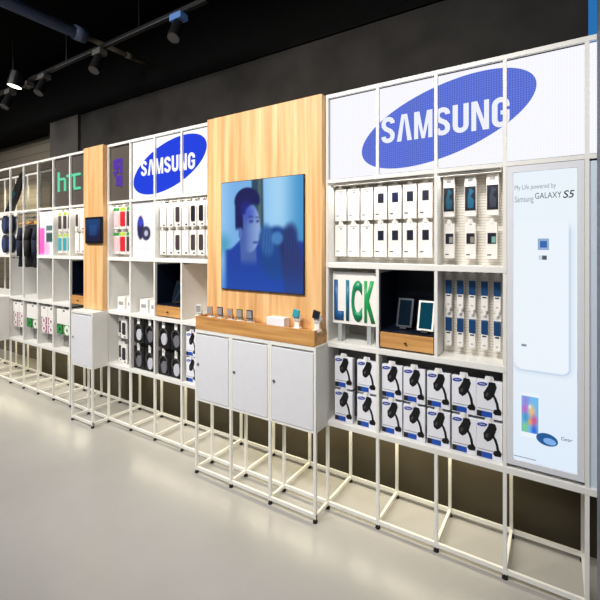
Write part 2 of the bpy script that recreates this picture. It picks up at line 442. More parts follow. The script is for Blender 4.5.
cabinet(11, 10, 'single white cabinet on the stand below the small tablet on narrow oak panel')
cabinet(18, 17, 'white cabinet at left photo edge, left of the magenta ringed packs', 2.05)
cabinet(17, 16, 'white cabinet nearest the magenta ringed packs, cut by left photo edge', 2.05)

# ================================================================== OAK PANELS
YO = 2.02
big = tag(MB().box(K(6)+0.002, K(3)-0.012, YO, YW-0.014, 1.041, 2.399).build('oak_cladding', M['wood'], bevel=0.003),
          'large pale oak panel carrying the big portrait screen', 'wall panel')
nar = tag(MB().box(K(11)+0.002, K(10)-0.012, YO, 2.40, 0.97, 2.399).build('oak_cladding', M['wood'], bevel=0.003),
          'narrow pale oak panel with a small tablet between two shelf bays', 'wall panel')
pl = thing('oak_plinth', ((K(6)+K(3))/2, 2.1, 0.966), 'long oak plinth on the white cabinets below the large screen', 'plinth')
MB().box(K(6)-0.005, K(3)-0.002, YC+0.002, 2.30, 0.967, 1.04).build('plinth_body', M['woodh'], pl, bevel=0.003)
b = MB(); b.box(K(6)-0.005, K(3)-0.002, YC+0.002, YC+0.020, 1.0401, 1.055); b.box(K(3)-0.016, K(3)-0.002, YC+0.020, YO-0.001, 1.0401, 1.055)
b.box(K(6)-0.005, K(6)+0.008, YC+0.020, YO-0.001, 1.0401, 1.055)
b.build('rim', M['woodh'], pl)
ZP = 1.0402                                   # plinth top

# ================================================================== LIT SIGNS
def screen_sign(xa, xb, ya, white, blue, label, cxl):
    root = thing('led_screen', ((xa+xb)/2, ya, Z3), label, 'screen')
    MB().box(xa, xb, ya+0.006, ya+0.05, Z3+0.012, ZT-0.022).build('housing', M['darkgrey'], root)
    MB().box(xa+0.002, xb-0.002, ya, ya+0.005, Z3+0.014, ZT-0.024).build('display', white, root)
    lg = MB().ellipse(cxl, 2.146, 0.434, 0.1786, ya-0.0015, ya-0.0005, math.radians(16.2), 72).build('logo_oval', blue, root)
    return root, lg
YL = YF+0.012
wh_r = emit('led_white', (246, 246, 254), 1.03, 0.05); bl_r = emit('led_blue', (96, 116, 214), 1.0, 0.32)
wh_l = emit('led_white_bright', (255, 255, 255), 1.05, 0.0); bl_l = emit('led_blue_deep', (42, 70, 226), 1.0, 0.06)
sr, lg = screen_sign(K(3)+P, K(-2)-P, YL, wh_r, bl_r, 'large white lit screen with blue oval logo at upper right', -0.4925)
def brand(parent, x0, x1, z0, z1, y, m):
    """condensed bold capitals, the A without its bar"""
    ws = [1.0, 1.08, 1.25, 1.0, 1.0, 1.05, 1.0]; gap = 0.16
    tot = sum(ws)+gap*6; un = (x1-x0)/tot; h = z1-z0; w = un*0.325; x = x0; mb = MB()
    def bar(pts): mb.prism(pts, y, y+0.001)
    def arcS(cx0, cx1):
        c = (cx0+cx1)/2; r = (cx1-cx0)/2; t = w; pts_o = []; 
        path = []
        for i in range(9):
            a = math.radians(-10+i*200/8); path.append((c+(r-t/2)*math.cos(a), z1-r*0.9+(r*0.9-t/2)*math.sin(a)))
        path += [(c-(r-t/2)*0.98, z1-h*0.33), (c-(r-t/2)*0.55, z0+h*0.56), (c+(r-t/2)*0.55, z0+h*0.44), (c+(r-t/2)*0.98, z0+h*0.33)]
        for i in range(9):
            a = math.radians(10-i*200/8); path.append((c+(r-t/2)*math.cos(a), z0+r*0.9+(r*0.9-t/2)*math.sin(a)))
        stroke(path, t)
    def stroke(path, t):
        Lf, Rt = [], []
        for i, (px, pz) in enumerate(path):
            a = path[max(0, i-1)]; c = path[min(len(path)-1, i+1)]
            dx, dz = c[0]-a[0], c[1]-a[1]; l = math.hypot(dx, dz) or 1
            nx, nz = -dz/l*t/2, dx/l*t/2
            Lf.append((px+nx, pz+nz)); Rt.append((px-nx, pz-nz))
        for i in range(len(path)-1):
            bar([Lf[i], Lf[i+1], Rt[i+1], Rt[i]])
    for ch, wd in zip('SAMSUNG', ws):
        a, b2 = x, x+wd*un; c = (a+b2)/2
        if ch == 'S': arcS(a, b2)
        elif ch == 'A':
            bar([(a, z0), (a+w, z0), (c+w*0.1, z1), (c-w*0.62, z1)]); bar([(b2-w, z0), (b2, z0), (c+w*0.62, z1), (c-w*0.1, z1)])
        elif ch == 'M':
            q = w*0.86
            bar([(a, z0), (a+q, z0), (a+q, z1), (a, z1)]); bar([(b2-q, z0), (b2, z0), (b2, z1), (b2-q, z1)])
            bar([(a+q*0.4, z1), (a+q*1.3, z1), (c+q*0.3, z0), (c-q*0.4, z0)]); bar([(b2-q*1.3, z1), (b2-q*0.4, z1), (c+q*0.4, z0), (c-q*0.3, z0)])
        elif ch == 'U':
            r = (b2-a)/2-w/2
            stroke([(a+w/2, z1), (a+w/2, z0+r+w/2)]+[(c-r*math.cos(math.radians(i*22.5)), z0+r+w/2-r*math.sin(math.radians(i*22.5))) for i in range(1, 8)]+[(b2-w/2, z0+r+w/2), (b2-w/2, z1)], w)
        elif ch == 'N':
            bar([(a, z0), (a+w*0.9, z0), (a+w*0.9, z1), (a, z1)]); bar([(b2-w*0.9, z0), (b2, z0), (b2, z1), (b2-w*0.9, z1)])
            bar([(a+w*0.3, z1), (a+w*1.1, z1), (b2-w*0.3, z0), (b2-w*1.1, z0)])
        elif ch == 'G':
            r = (b2-a)/2-w/2; rz = r
            path = [(c+r*math.cos(math.radians(i*20)), z1-rz-w/2+rz*math.sin(math.radians(i*20))) for i in range(0, 10)]
            path = [(b2-w/2, z1-h*0.34)]+path+[(a+w/2, z0+rz+w/2)]
            path += [(c-r*math.cos(math.radians(i*20)), z0+rz+w/2-rz*math.sin(math.radians(i*20))) for i in range(1, 10)]
            path += [(b2-w/2, z0+h*0.5)]
            stroke(path, w); bar([(c, z0+h*0.42), (b2, z0+h*0.42), (b2, z0+h*0.55), (c, z0+h*0.55)])
        x = b2+gap*un
    return mb.build('lettering', m, parent)
brand(lg, -0.797, -0.180, 2.076, 2.216, YL-0.003, emit('led_white_letters', (240, 243, 255), 1.0, 0.06))
sl, lg2 = screen_sign(K(9)+P, K(6)-P-0.004, YL, wh_l, bl_l, 'smaller bright white lit screen with deep blue oval logo, left of the oak panel', K(7)-0.175)
brand(lg2, -2.849, -2.226, 2.090, 2.214, YL-0.003, wh_l)
dk = mat('dark_sign_face', (84, 76, 70), 0.35)
# green lettered sign: two dark panels
g = thing('wall_sign', (K(12), YL, Z3), 'dark sign with glowing green lettering left of the narrow oak panel', 'sign')
MB().box(K(13)+P, K(11)-P-0.003, YL, YL+0.03, Z3+0.012, ZT-0.022).build('panel', dk, g)
gr = emit('green_glow', (110, 222, 176), 1.0)
b = MB(); x0, x1, z0, zx, z1 = -4.125, -3.99, 2.055, 2.185, 2.245; t = 0.020; y0, y1 = YL-0.012, YL-0.001
b.box(x0, x0+t, y0, y1, z0, z1); b.box(x0+t, x1-0.02, y0, y1, zx-0.022, zx); b.box(x1-t, x1, y0, y1, z0, zx-0.022); b.box(x1-0.02, x1-0.006, y0, y1, zx-0.022, zx-0.006)
x0, x1 = -3.965, -3.855; b.box(x0, x1, y0, y1, zx, zx+0.022); b.box((x0+x1)/2-t/2, (x0+x1)/2+t/2, y0, y1, z0, zx)
x0, x1 = -3.845, -3.735; b.box(x0, x0+t, y0, y1, z0+0.018, zx+0.006); b.box(x0+0.008, x1, y0, y1, zx+0.0, zx+0.022); b.box(x0+0.008, x1, y0, y1, z0, z0+0.022)
b.build('lettering', gr, g)
# purple sign
p_ = thing('wall_sign', ((K(10)+K(9))/2, YL, Z3), 'dark sign with a small glowing purple emblem right of the narrow oak panel', 'sign')
MB().box(K(10)+P, K(9)-P, YL, YL+0.03, Z3+0.012, ZT-0.022).build('panel', dk, p_)
b = MB(); y0, y1 = YL-0.010, YL-0.001
for (xa, xb, za, zb) in ((-3.215,-3.19,2.19,2.262),(-3.18,-3.10,2.245,2.268),(-3.18,-3.155,2.15,2.245),(-3.125,-3.10,2.14,2.245),(-3.155,-3.125,2.19,2.21),
                         (-3.21,-3.185,2.13,2.165),(-3.175,-3.10,2.10,2.125),(-3.175,-3.15,2.04,2.10),(-3.125,-3.10,2.03,2.10)):
    b.box(xa, xb, y0, y1, za, zb)
b.build('emblem', emit('purple_glow', (96, 62, 176), 1.0), p_)

# ================================================================== SCREENS ON THE OAK PANELS
def tv_pic(u, v):
    # soft blue interior with a dark post, a man in profile raising a device
    c = mix((120, 176, 230), (160, 208, 242), sm(0.2, 0.7, v)*sm(0.1, 0.4, abs(u-0.3)))
    c = mix(c, (44, 132, 190), sm(0.72, 1.0, u)*0.8)
    c = mix(c, (60, 150, 176), (1-sm(0.0, 0.16, math.hypot(u-0.03, (v-0.42))))*0.7)
    c = mix(c, (34, 70, 92), (1-sm(0.055, 0.085, abs(u-0.47-0.02*(1-v))))*sm(0.40, 0.5, v))
    c = mix(c, (104, 120, 110), (1-sm(0.012, 0.03, abs(u-0.50)))*sm(0.40, 0.5, v)*0.6)
    # shirt
    sh = 0.37+0.10*sm(0.1, 0.3, u)-0.03*sm(0.36, 0.8, u)
    shirt = (1-sm(sh-0.02, sh+0.02, v))*sm(0.02, 0.10, u)
    c = mix(c, (26, 62, 158), shirt)
    # neck and face
    neck = (1-sm(0.085, 0.115, abs(u-0.355-0.06*(0.4-v))))*(1-sm(0.42, 0.50, v))*sm(0.20, 0.30, v)
    c = mix(c, (70, 98, 168), neck)
    face = 1-sm(0.90, 1.06, math.hypot((u-0.375)/0.135, (v-0.565)/0.225))
    c = mix(c, mix((84, 112, 180), (140, 166, 216), sm(0.30, 0.50, u)), face)
    c = mix(c, (60, 80, 190), face*(1-sm(0.0, 0.14, math.hypot(u-0.36, (v-0.70))))*0.8)
    c = mix(c, (30, 42, 96), face*(1-sm(0.0, 0.022, abs(v-0.625)))*max(1-sm(0.0, 0.035, abs(u-0.475)), 1-sm(0.0, 0.042, abs(u-0.395)))*0.85)   # eyes
    c = mix(c, (24, 32, 96), 0.7*face*(1-sm(0.0, 0.016, abs(v-0.662+0.1*(u-0.45))))*max(1-sm(0.02, 0.04, abs(u-0.475)), 1-sm(0.02, 0.045, abs(u-0.39)))*0.7)   # brows
    c = mix(c, (62, 74, 140), face*(1-sm(0.006, 0.018, abs(v-0.435)))*(1-sm(0.015, 0.05, abs(u-0.45)))*0.8)   # mouth
    c = mix(c, (150, 176, 224), (1-sm(0.010, 0.034, math.hypot(u-0.505, (v-0.535)*0.7)))*0.8)               # nose
    c = mix(c, (52, 74, 150), face*(1-sm(0.0, 0.10, abs(u-0.27)))*0.5)
    hair = 1-sm(0.90, 1.06, math.hypot((u-0.34)/0.165, (v-0.815)/0.125))
    hair = max(hair, (1-sm(0.035, 0.065, abs(u-0.235-0.02*(0.8-v))))*(1-sm(0.11, 0.17, abs(v-0.70))))
    hair *= sm(0.75, 1.15, math.hypot((u-0.43)/0.12, (v-0.70)/0.085))
    c = mix(c, (12, 16, 84), hair); c = mix(c, (34, 44, 170), hair*(1-sm(0.0, 0.13, math.hypot(u-0.33, v-0.74)))*0.6)
    ear = 1-sm(0.7, 1.15, math.hypot((u-0.255)/0.026, (v-0.52)/0.055)); c = mix(c, (84, 110, 180), ear)
    # raised hands with the device
    arm = 1-sm(0.85, 1.1, math.hypot((u-0.70)/0.20, (v-0.34)/0.24)); c = mix(c, (22, 66, 138), arm)
    arm2 = (1-sm(0.10, 0.14, abs(u-0.87-0.15*(0.3-v))))*(1-sm(0.36, 0.50, v)); c = mix(c, (40, 52, 108), arm2*0.9)
    h1 = 1-sm(0.6, 1.2, math.hypot((u-0.59+0.12*(v-0.45))/0.10, (v-0.45)/0.15)); c = mix(c, (34, 84, 150), h1)
    h2 = 1-sm(0.6, 1.25, math.hypot((u-0.84-0.15*(v-0.45))/0.10, (v-0.45)/0.15)); c = mix(c, (30, 44, 104), h2)
    c = mix(c, (78, 140, 200), (1-sm(0.6, 1.3, math.hypot((u-0.71)/0.07, (v-0.47)/0.06)))*0.8)
    for i in range(4):
        d = abs(u-(0.55+0.035*i)-0.08*(v-0.45)); c = mix(c, (84, 130, 196), (1-sm(0.004, 0.016, d))*h1*0.30)
        d = abs(u-(0.80+0.033*i)+0.06*(v-0.45)); c = mix(c, (70, 100, 160), (1-sm(0.004, 0.016, d))*h2*0.25)
    c = mix(c, (28, 90, 190), 0.35*(1-sm(0.0, 0.28, v)))
    return c
yt = 2.004
(xa, za), (xb, zb) = pix(221.5, 183.5, yt), pix(303.3, 175, yt)
zb2 = pix(221, 288, yt)[1]
tv = thing('television', ((xa+xb)/2, yt+0.02, zb2), 'large screen on the oak panel showing a man raising a device', 'television')
MB().box(xa-0.004, xb+0.004, yt+0.001, YO-0.0005, zb2-0.004, za+0.004).build('bezel', M['black'], tv, bevel=0.002)
picture('display', xa, xb, zb2, za, yt, 110, 120, tv_pic, emit_attr('tv_picture', 1.0), tv)
def tab_pic(u, v):
    c = mix((10, 16, 60), (14, 62, 116), sm(0.1, 0.9, v))
    c = mix(c, (30, 84, 150), (1-sm(0.2, 0.34, abs(u-0.5)))*(1-sm(0.18, 0.3, abs(v-0.5)))*0.6)
    return c
(xa, za), (xb, zb) = pix(85.0, 217.5, 2.0), pix(101.4, 243.5, 2.0)
tb = thing('tablet', ((xa+xb)/2, 2.01, zb), 'small dark blue tablet mounted on the narrow oak panel', 'tablet')
MB().box(xa, xb, 2.0, YO-0.0005, zb, za).build('bezel', M['black'], tb, bevel=0.003)
picture('display', xa+0.02, xb-0.02, zb+0.02, za-0.02, 1.999, 20, 24, tab_pic, emit_attr('tablet_picture', 1.0), tb)

# ================================================================== POSTER LIGHT BOX
pb = thing('poster_lightbox', ((K(0)+K(-1))/2, YF+0.05, Z0), 'tall lit poster box with a white phone back at right end', 'lightbox')
xa, xb = K(0)+P+0.001, K(-1)-P-0.001
MB().box(xa, xb, YF+0.012, YF+0.10, 0.535, Z3-0.014).build('box_body', M['silver'], pb)
b = MB(); f0 = YF-0.008
b.box(xa, xa+0.024, f0, YF+0.012, 0.535, Z3-0.014); b.box(xb-0.024, xb, f0, YF+0.012, 0.535, Z3-0.014)
b.box(xa+0.024, xb-0.024, f0, YF+0.012, 0.535, 0.56); b.box(xa+0.024, xb-0.024, f0, YF+0.012, Z3-0.042, Z3-0.014)
b.build('snap_frame', M['silver'], pb)
xa += 0.025; xb -= 0.025; za, zb = 0.561, Z3-0.043
yp = YF-0.001
def pw(u, v): return pix(u, v, yp)
def poster_pic(u, v):
    x = xa+(xb-xa)*u; z = za+(zb-za)*v
    c = mix((226, 239, 253), (237, 246, 254), sm(0.0, 0.5, v))
    # back of a pale phone: shaded right and bottom edges
    px1, pz0 = pw(570, 300)[0], pw(545, 373)[1]; px0 = xa+0.004; pz1 = pw(555, 220)[1]; r = 0.03
    cx, cz = (px0+px1)/2, (pz0+pz1)/2; hx, hz = (px1-px0)/2, (pz1-pz0)/2
    qx, qz = abs(x-cx)-hx+r, abs(z-cz)-hz+r
    d = math.hypot(max(qx, 0), max(qz, 0))+min(max(qx, qz), 0)-r
    if d < 0: c = mix(c, (240, 247, 255), 0.8)
    k = max(sm(0.5, 0.95, (x-px0)/(px1-px0)), 1-sm(0.0, 0.06, (z-pz0)/(pz1-pz0))); rim = 1-sm(0.0, 0.006, abs(d))
    k *= 1-sm(pz1-0.06, pz1, z)
    c = mix(c, (186, 206, 230), rim*k); c = mix(c, (208, 224, 241), (1-sm(0, 0.014, abs(d-0.010)))*0.4*k)
    return c
picture('lit_face', xa, xb, za, zb, yp, 60, 220, poster_pic, emit_attr('poster_picture', 0.97), pb)
ink = emit('poster_grey_ink', (140, 148, 158), 1.0); ink2 = emit('poster_dark_ink', (84, 92, 106), 1.0)
def ptext(s, u0, u1, v0, v1, m, name, **kw):
    (x_0, z_1), (x_1, z_0) = pw(u0, v0), pw(u1, v1)
    return text(s, x_0, x_1, z_0, z_1, yp-0.0012, 0.0006, m, pb, name, **kw)
ptext('My Life powered by', 514.8, 556, 185.5, 189.0, ink, 'caption')
ptext('Samsung', 514.8, 533.5, 196.5, 203.5, ink, 'caption')
ptext('GALAXY', 535, 561.5, 193.0, 197.5, ink2, 'headline')
ptext('S5', 563, 574.5, 190.5, 197.5, emit('poster_black_ink', (50, 54, 62), 1.0), 'headline', bold=0.01, shear=0.2)
ptext('Gear', 561, 572.5, 436.5, 442.5, ink2, 'caption')
def pbox(u0, u1, v0, v1, m, name, dy=0.0012):
    (x_0, z_1), (x_1, z_0) = pw(u0, v0), pw(u1, v1); zt = (z_1+pw(u1, v0)[1])/2; zb_ = (z_0+pw(u0, v1)[1])/2
    return MB().box(x_0, x_1, yp-dy, yp-0.0004, zb_, zt).build(name, m, pb)
lens = pbox(537.8, 549, 238.5, 250, emit('lens_rim', (150, 176, 208), 1.0), 'camera_picture')
c0, c1 = pw(540, 241), pw(547, 247.6)
MB().box(c0[0], c1[0], yp-0.002, yp-0.0014, c1[1], c0[1]).build('lens', emit('lens_blue', (62, 106, 178), 1.0), lens)
pbox(538.5, 542, 255.5, 259.8, emit('flash_white', (200, 214, 228), 1.0), 'flash_picture'); pbox(542.1, 546.8, 255.5, 259.8, ink2, 'sensor_picture')
pbox(513.5, 536, 457.2, 458.0, ink, 'fine_print_line')
pbox(521.5, 526.5, 344, 346.3, ink, 'maker_mark')
def phone_pic(u, v):
    c = (120, 180, 230)
    for (cu, cv, r, col) in ((0.25,0.88,0.35,(150,130,220)),(0.75,0.85,0.35,(110,190,240)),(0.2,0.62,0.3,(210,90,190)),(0.6,0.6,0.34,(250,190,110)),
                             (0.75,0.35,0.3,(230,70,120)),(0.25,0.4,0.3,(60,150,190)),(0.2,0.12,0.3,(120,210,120)),(0.75,0.08,0.3,(40,90,210)),(0.5,0.3,0.2,(245,160,60)),(0.5,0.72,0.13,(250,250,240))):
        c = mix(c, col, (1-sm(0.0, r, math.hypot((u-cu), (v-cv)*1.2)))*0.9)
    return c
(x_0, z_1), (x_1, z_0) = pw(521.5, 395), pw(538.5, 434.5)
ph = MB().box(x_0-0.004, x_1+0.004, yp-0.0016, yp-0.0004, z_0-0.022, z_1+0.014).build('phone_picture', emit('phone_white', (236, 244, 250), 1.0), pb)
picture('phone_display', x_0, x_1, z_0, z_1, yp-0.002, 16, 34, phone_pic, emit_attr('phone_colours', 1.0), ph)
(x_0, z_0) = pw(547, 439.5)
bd = MB().ellipse(x_0, z_0, 0.041, 0.027, yp-0.003, yp-0.0022, -0.12, 32).build('wristband_picture', emit('band_navy', (44, 92, 150), 1.0), pb)
MB().ellipse(x_0+0.010, z_0-0.006, 0.024, 0.014, yp-0.0038, yp-0.0032, -0.1, 24).build('band_display', emit('band_blue', (128, 176, 232), 1.0), bd)

# ================================================================== PACKS: PROTOTYPES (front faces -Y, origin bottom centre of the back)
def case_pack(kind, w=0.074, h=0.185, d=0.018):
    r = proto('phone_case_pack'); t = 0.0012
    MB().box(-w/2, w/2, -d, 0, 0, h).build('carton', M['card'], r, bevel=0.002)
    b = MB(); b.prism([(-0.018, h), (0.018, h), (0.012, h+0.018), (-0.012, h+0.018)], -d+0.003, -d+0.006); b.build('hang_tab', M['card'], r)
    MB().box(-w*0.38, -w*0.12, -d-t, -d, h*0.15, h*0.18).build('printed_mark', M['inkgrey'] if kind == 'plain' else M['ink'], r)
    if kind == 'plain':
        MB().box(-w*0.05, w*0.12, -d-t, -d, h*0.86, h*0.90).build('printed_line', M['inkgrey'], r)
        MB().box(-w*0.30, w*0.30, -d-t, -d, h*0.93, h*0.945).build('printed_line', M['inkgrey'], r)
    elif kind == 'window':
        p = MB().box(-w*0.20, w*0.26, -d-t, -d, h*0.50, h*0.79).build('case_window', M['ink'], r, label='dark cut-out window')
        MB().ellipse(w*0.03, h*0.66, w*0.09, w*0.09, -d-t-0.0008, -d-t, 0, 12).build('lens', M['navy'], p)
    elif kind == 'navywindow':
        p = MB().box(-w*0.20, w*0.26, -d-t, -d, h*0.50, h*0.79).build('case_window', M['navy'], r, label='navy cut-out window')
        MB().ellipse(w*0.03, h*0.66, w*0.09, w*0.09, -d-t-0.0008, -d-t, 0, 12).build('lens', M['ink'], p)
    return r
def big_pack(tint, w=0.054, h=0.20):
    r = proto('phone_case_pack'); d = 0.022; t = 0.0012
    MB().box(-w/2, w/2, -d, 0, 0, h).build('carton', M['card'], r, bevel=0.002)
    MB().box(-w*0.46, w*0.46, -d-t, -d, h*0.14, h*0.74).build('dark_face', M['ink'], r)
    MB().prism([(w*-0.2, h*0.2), (w*0.25, h*0.2), (w*0.32, h*0.4), (w*0.0, h*0.5), (w*0.32, h*0.62), (-w*0.05, h*0.7), (-w*0.25, h*0.45)], -d-t*2, -d-t).build('phone_picture', tint, r)
    MB().box(-w*0.2, w*0.2, -d-t, -d, h*0.86, h*0.93).build('printed_mark', M['inkgrey'], r)
    MB().prism([(-0.014, h), (0.014, h), (0.010, h+0.016), (-0.010, h+0.016)], -d+0.003, -d+0.006).build('hang_tab', M['card'], r)
    return r
def small_window_pack(tint, w=0.050, h=0.175):
    r = proto('phone_case_pack'); d = 0.020; t = 0.0012
    MB().box(-w/2, w/2, -d, 0, 0, h).build('carton', M['card'], r, bevel=0.002)
    p = MB().box(-w*0.36, w*0.40, -d-t, -d, h*0.42, h*0.72).build('case_window', M['ink'], r, label='dark cut-out window')
    MB().box(w*0.0, w*0.36, -d-t*2, -d-t, h*0.45, h*0.62).build('phone_picture', tint, p)
    MB().box(-w*0.38, -w*0.05, -d-t, -d, h*0.1, h*0.13).build('printed_mark', M['ink'], r)
    MB().prism([(-0.014, h), (0.014, h), (0.010, h+0.016), (-0.010, h+0.016)], -d+0.003, -d+0.006).build('hang_tab', M['card'], r)
    return r
def holder_box(w=0.112, h=0.177):
    r = proto('car_holder_box'); d = 0.03; t = 0.0012; y0, y1 = -d-t, -d
    MB().box(-w/2, w/2, -d, 0, 0, h).build('carton', M['cardcool'], r, bevel=0.002)
    MB().prism([(-0.022, h), (0.022, h), (0.016, h+0.022), (-0.016, h+0.022)], -d+0.002, -d+0.005).build('hang_tab', M['cardcool'], r)
    o = MB().ellipse(-w*0.27, h*0.90, w*0.20, h*0.05, y0, y1, 0.12, 20).build('logo_oval', M['logoblue'], r)
    text('SAMSUNG', -w*0.38, -w*0.16, h*0.888, h*0.915, y0-0.0008, 0.0004, M['card'], o, bold=0.02)
    b = MB()                                           # picture of the holder: clamp, arm, suction foot
    b.prism([(w*0.00,h*0.985),(w*0.23,h*0.975),(w*0.29,h*0.86),(w*0.19,h*0.64),(w*0.07,h*0.53),(-w*0.06,h*0.47),(-w*0.20,h*0.53),(-w*0.22,h*0.68),(-w*0.13,h*0.77),(-w*0.05,h*0.87)], y0, y1)
    pts = [(w*0.12,h*0.68),(w*0.22,h*0.58),(w*0.30,h*0.44),(w*0.335,h*0.30),(w*0.335,h*0.22)]
    for (a, c), (e, f) in zip(pts, pts[1:]): b.prism([(a-w*0.05, c), (a+w*0.05, c+0.002), (e+w*0.05, f), (e-w*0.05, f-0.002)], y0, y1)
    b.prism([(w*0.20,h*0.27),(w*0.41,h*0.30),(w*0.48,h*0.22),(w*0.44,h*0.14),(w*0.22,h*0.13),(w*0.14,h*0.19)], y0, y1)
    hp = b.build('holder_picture', M['black'], r)
    MB().ellipse(-w*0.08, h*0.64, w*0.045, h*0.06, y0-0.0008, y0, -0.4, 14).build('clamp_detail', M['darkgrey'], hp)
    MB().box(-w*0.44, w*0.20, y0, y1, h*0.235, h*0.25).build('printed_line', M['inkgrey'], r)
    MB().box(-w*0.48, -w*0.28, y0, y1, h*0.03, h*0.18).build('dark_label', M['ink'], r)
    MB().box(-w*0.275, w*0.12, y0, y1, h*0.03, h*0.18).build('blue_label', M['blue'], r)
    return r
def blister(w=0.033, h=0.175):
    r = proto('blister_pack'); d = 0.02
    MB().box(-w/2, w/2, -0.004, 0, 0, h).build('backing_card', M['card'], r)
    MB().box(-w*0.45, w*0.45, -d, -0.004, h*0.44, h*0.84).build('dark_blue_insert', mat('deep_blue_insert', (24, 66, 112), 0.3), r, bevel=0.003)
    MB().box(-w*0.46, w*0.46, -d*0.9, -0.004, h*0.02, h*0.43).build('white_insert', M['card'], r, bevel=0.002)
    MB().box(-w*0.28, w*0.28, -d*0.9-0.001, -d*0.9, h*0.37, h*0.41).build('printed_mark', M['navy'], r)
    MB().box(-w*0.15, w*0.15, -d*0.9-0.001, -d*0.9, h*0.12, h*0.15).build('printed_mark', M['inkgrey'], r)
    MB().prism([(-0.011, h), (0.011, h), (0.008, h+0.02), (-0.008, h+0.02)], -0.004, -0.001).build('hang_tab', M['card'], r)
    return r
def colour_pack(face, header, w, h=0.185, phone=0.5):
    r = proto('phone_case_pack'); d = 0.014; t = 0.0012
    MB().box(-w/2, w/2, -d, 0, 0, h).build('carton', M['card'], r, bevel=0.002)
    MB().box(-w/2+0.002, w/2-0.002, -d-t, -d, h*0.84, h*0.99).build('header', header, r)
    MB().prism([(-w*0.36, h*0.12), (w*0.36, h*0.12), (w*0.40, h*0.16), (w*0.40, h*0.76), (w*0.36, h*0.80), (-w*0.36, h*0.80), (-w*0.40, h*0.76), (-w*0.40, h*0.16)], -d-0.005, -d).build('case', face, r)
    MB().prism([(-0.011, h), (0.011, h), (0.008, h+0.018), (-0.008, h+0.018)], -d+0.003, -d+0.006).build('hang_tab', M['card'], r)
    return r
def slim_pack(face, w=0.070, h=0.185):
    r = proto('phone_case_pack'); d = 0.016; t = 0.0014
    MB().box(-w/2, w/2, -d, 0, 0, h).build('carton', M['card'], r, bevel=0.002)
    if face is not None:
        MB().prism([(-w*0.26, h*0.26), (-w*0.16, h*0.20), (w*0.30, h*0.20), (w*0.34, h*0.26), (w*0.34, h*0.76), (w*0.28, h*0.82), (-w*0.18, h*0.82), (-w*0.26, h*0.76)], -d-0.004, -d).build('case', face, r)
    else:
        MB().box(-w*0.05, w*0.05, -d-t, -d, h*0.80, h*0.86).build('printed_line', M['inkgrey'], r)
        MB().box(-w*0.30, w*0.30, -d-t, -d, h*0.16, h*0.72).build('embossed_case', M['cardcool'], r)
    MB().box(w*0.05, w*0.35, -d-t, -d, h*0.05, h*0.11).build('printed_mark', M['ink'], r)
    MB().prism([(-0.011, h), (0.011, h), (0.008, h+0.018), (-0.008, h+0.018)], -d+0.003, -d+0.006).build('hang_tab', M['card'], r)
    return r
def headphone_pack(cup, w=0.135, h=0.185):
    r = proto('headphone_pack'); d = 0.05
    MB().box(-w/2, w/2, -d, 0, 0, h).build('carton', M['black'], r, bevel=0.003)
    MB().ellipse(0.012, h*0.36, w*0.24, h*0.25, -d-0.012, -d, 0, 24).build('ear_cup', cup, r, bevel=0.002)
    MB().ring(-0.004, h*0.56, w*0.36, w*0.30, -d-0.006, -d, 24).build('headband', M['darkgrey'], r)
    MB().prism([(-0.020, h*0.82), (0.010, h*0.80), (0.014, h*1.06), (0.000, h*1.10), (-0.016, h*1.02)], -d-0.002, -d-0.0002).build('hang_tab', M['card'], r)
    return r
def ring_pack(ring, w, h, n=2, cols=1):
    r = proto('accessory_pack'); d = 0.03
    MB().box(-w/2, w/2, -d, 0, 0, h).build('carton', M['card'], r, bevel=0.002)
    if cols == 1:
        for i in range(n):
            zc = h*0.16+i*h*0.30
            MB().box(-w*0.42, w*0.42, -d-0.0012, -d, zc-h*0.13, zc+h*0.13).build('printed_square', ring, r)
            MB().ring(0, zc, w*0.30, w*0.13, -d-0.004, -d-0.0012, 18).build('ring', M['card'], r)
    else:
        for i in (-1, 1):
            MB().box(i*w*0.24-w*0.23, i*w*0.24+w*0.23, -d-0.0012, -d, 0.004, h*0.40).build('printed_square', M['ink'] if i < 0 else M['green'], r)
            MB().ring(i*w*0.24, h*0.20, w*0.18, w*0.07, -d-0.004, -d-0.0012, 18).build('ring', M['green'] if i < 0 else M['card'], r)
    MB().box(-0.016, 0.016, -d-0.001, -d, h*0.90, h*0.96).build('hang_slot', M['ink'], r)
    return r

# ---------------------------------------------------------------- right bay, top compartments
pk = {k: case_pack(k) for k in ('plain', 'window', 'navywindow')}
xs = [-1.073+0.0822*i for i in range(7)]
kinds = [['plain']*3+['window', 'navywindow', 'window', 'window'], ['plain']*3+['window']*4]
for ri, (zb, rn) in enumerate(((1.672, 'upper'), (1.464, 'lower'))):
    for i, x in enumerate(xs):
        kd = kinds[ri][i]
        what = {'plain': 'plain white phone case pack', 'window': 'white phone case pack with dark window', 'navywindow': 'white phone case pack with navy window'}[kd]
        pos = 'nearest the large oak panel' if i == 0 else ORD(i)+' from the large oak panel'
        place(pk[kd], (x, 2.158, zb), '%s, %s row, %s' % (what, rn, pos), 'phone case', 'white phone case packs right of the oak panel')
        hook(R, x, zb+0.198, 2.140)
bp = [big_pack(mat('deep_teal_print', (26, 84, 108), 0.35)), big_pack(mat('aqua_print', (28, 96, 128), 0.35)), big_pack(mat('slate_print', (56, 62, 78), 0.35))]
for i, (x, nm) in enumerate(((-0.460, 'left'), (-0.358, 'middle'), (-0.258, 'right'))):
    place(bp[i], (x, 2.160, 1.672), 'phone case pack with large dark picture, upper row beside lit poster, %s of three' % nm, 'phone case', 'large picture packs beside the lit poster')
    hook(R, x, 1.672+0.208, 2.138)
sp = [small_window_pack(M['inkgrey']), small_window_pack(mat('sand_print', (150, 140, 124), 0.4)), small_window_pack(mat('mint_print', (120, 170, 160), 0.4))]
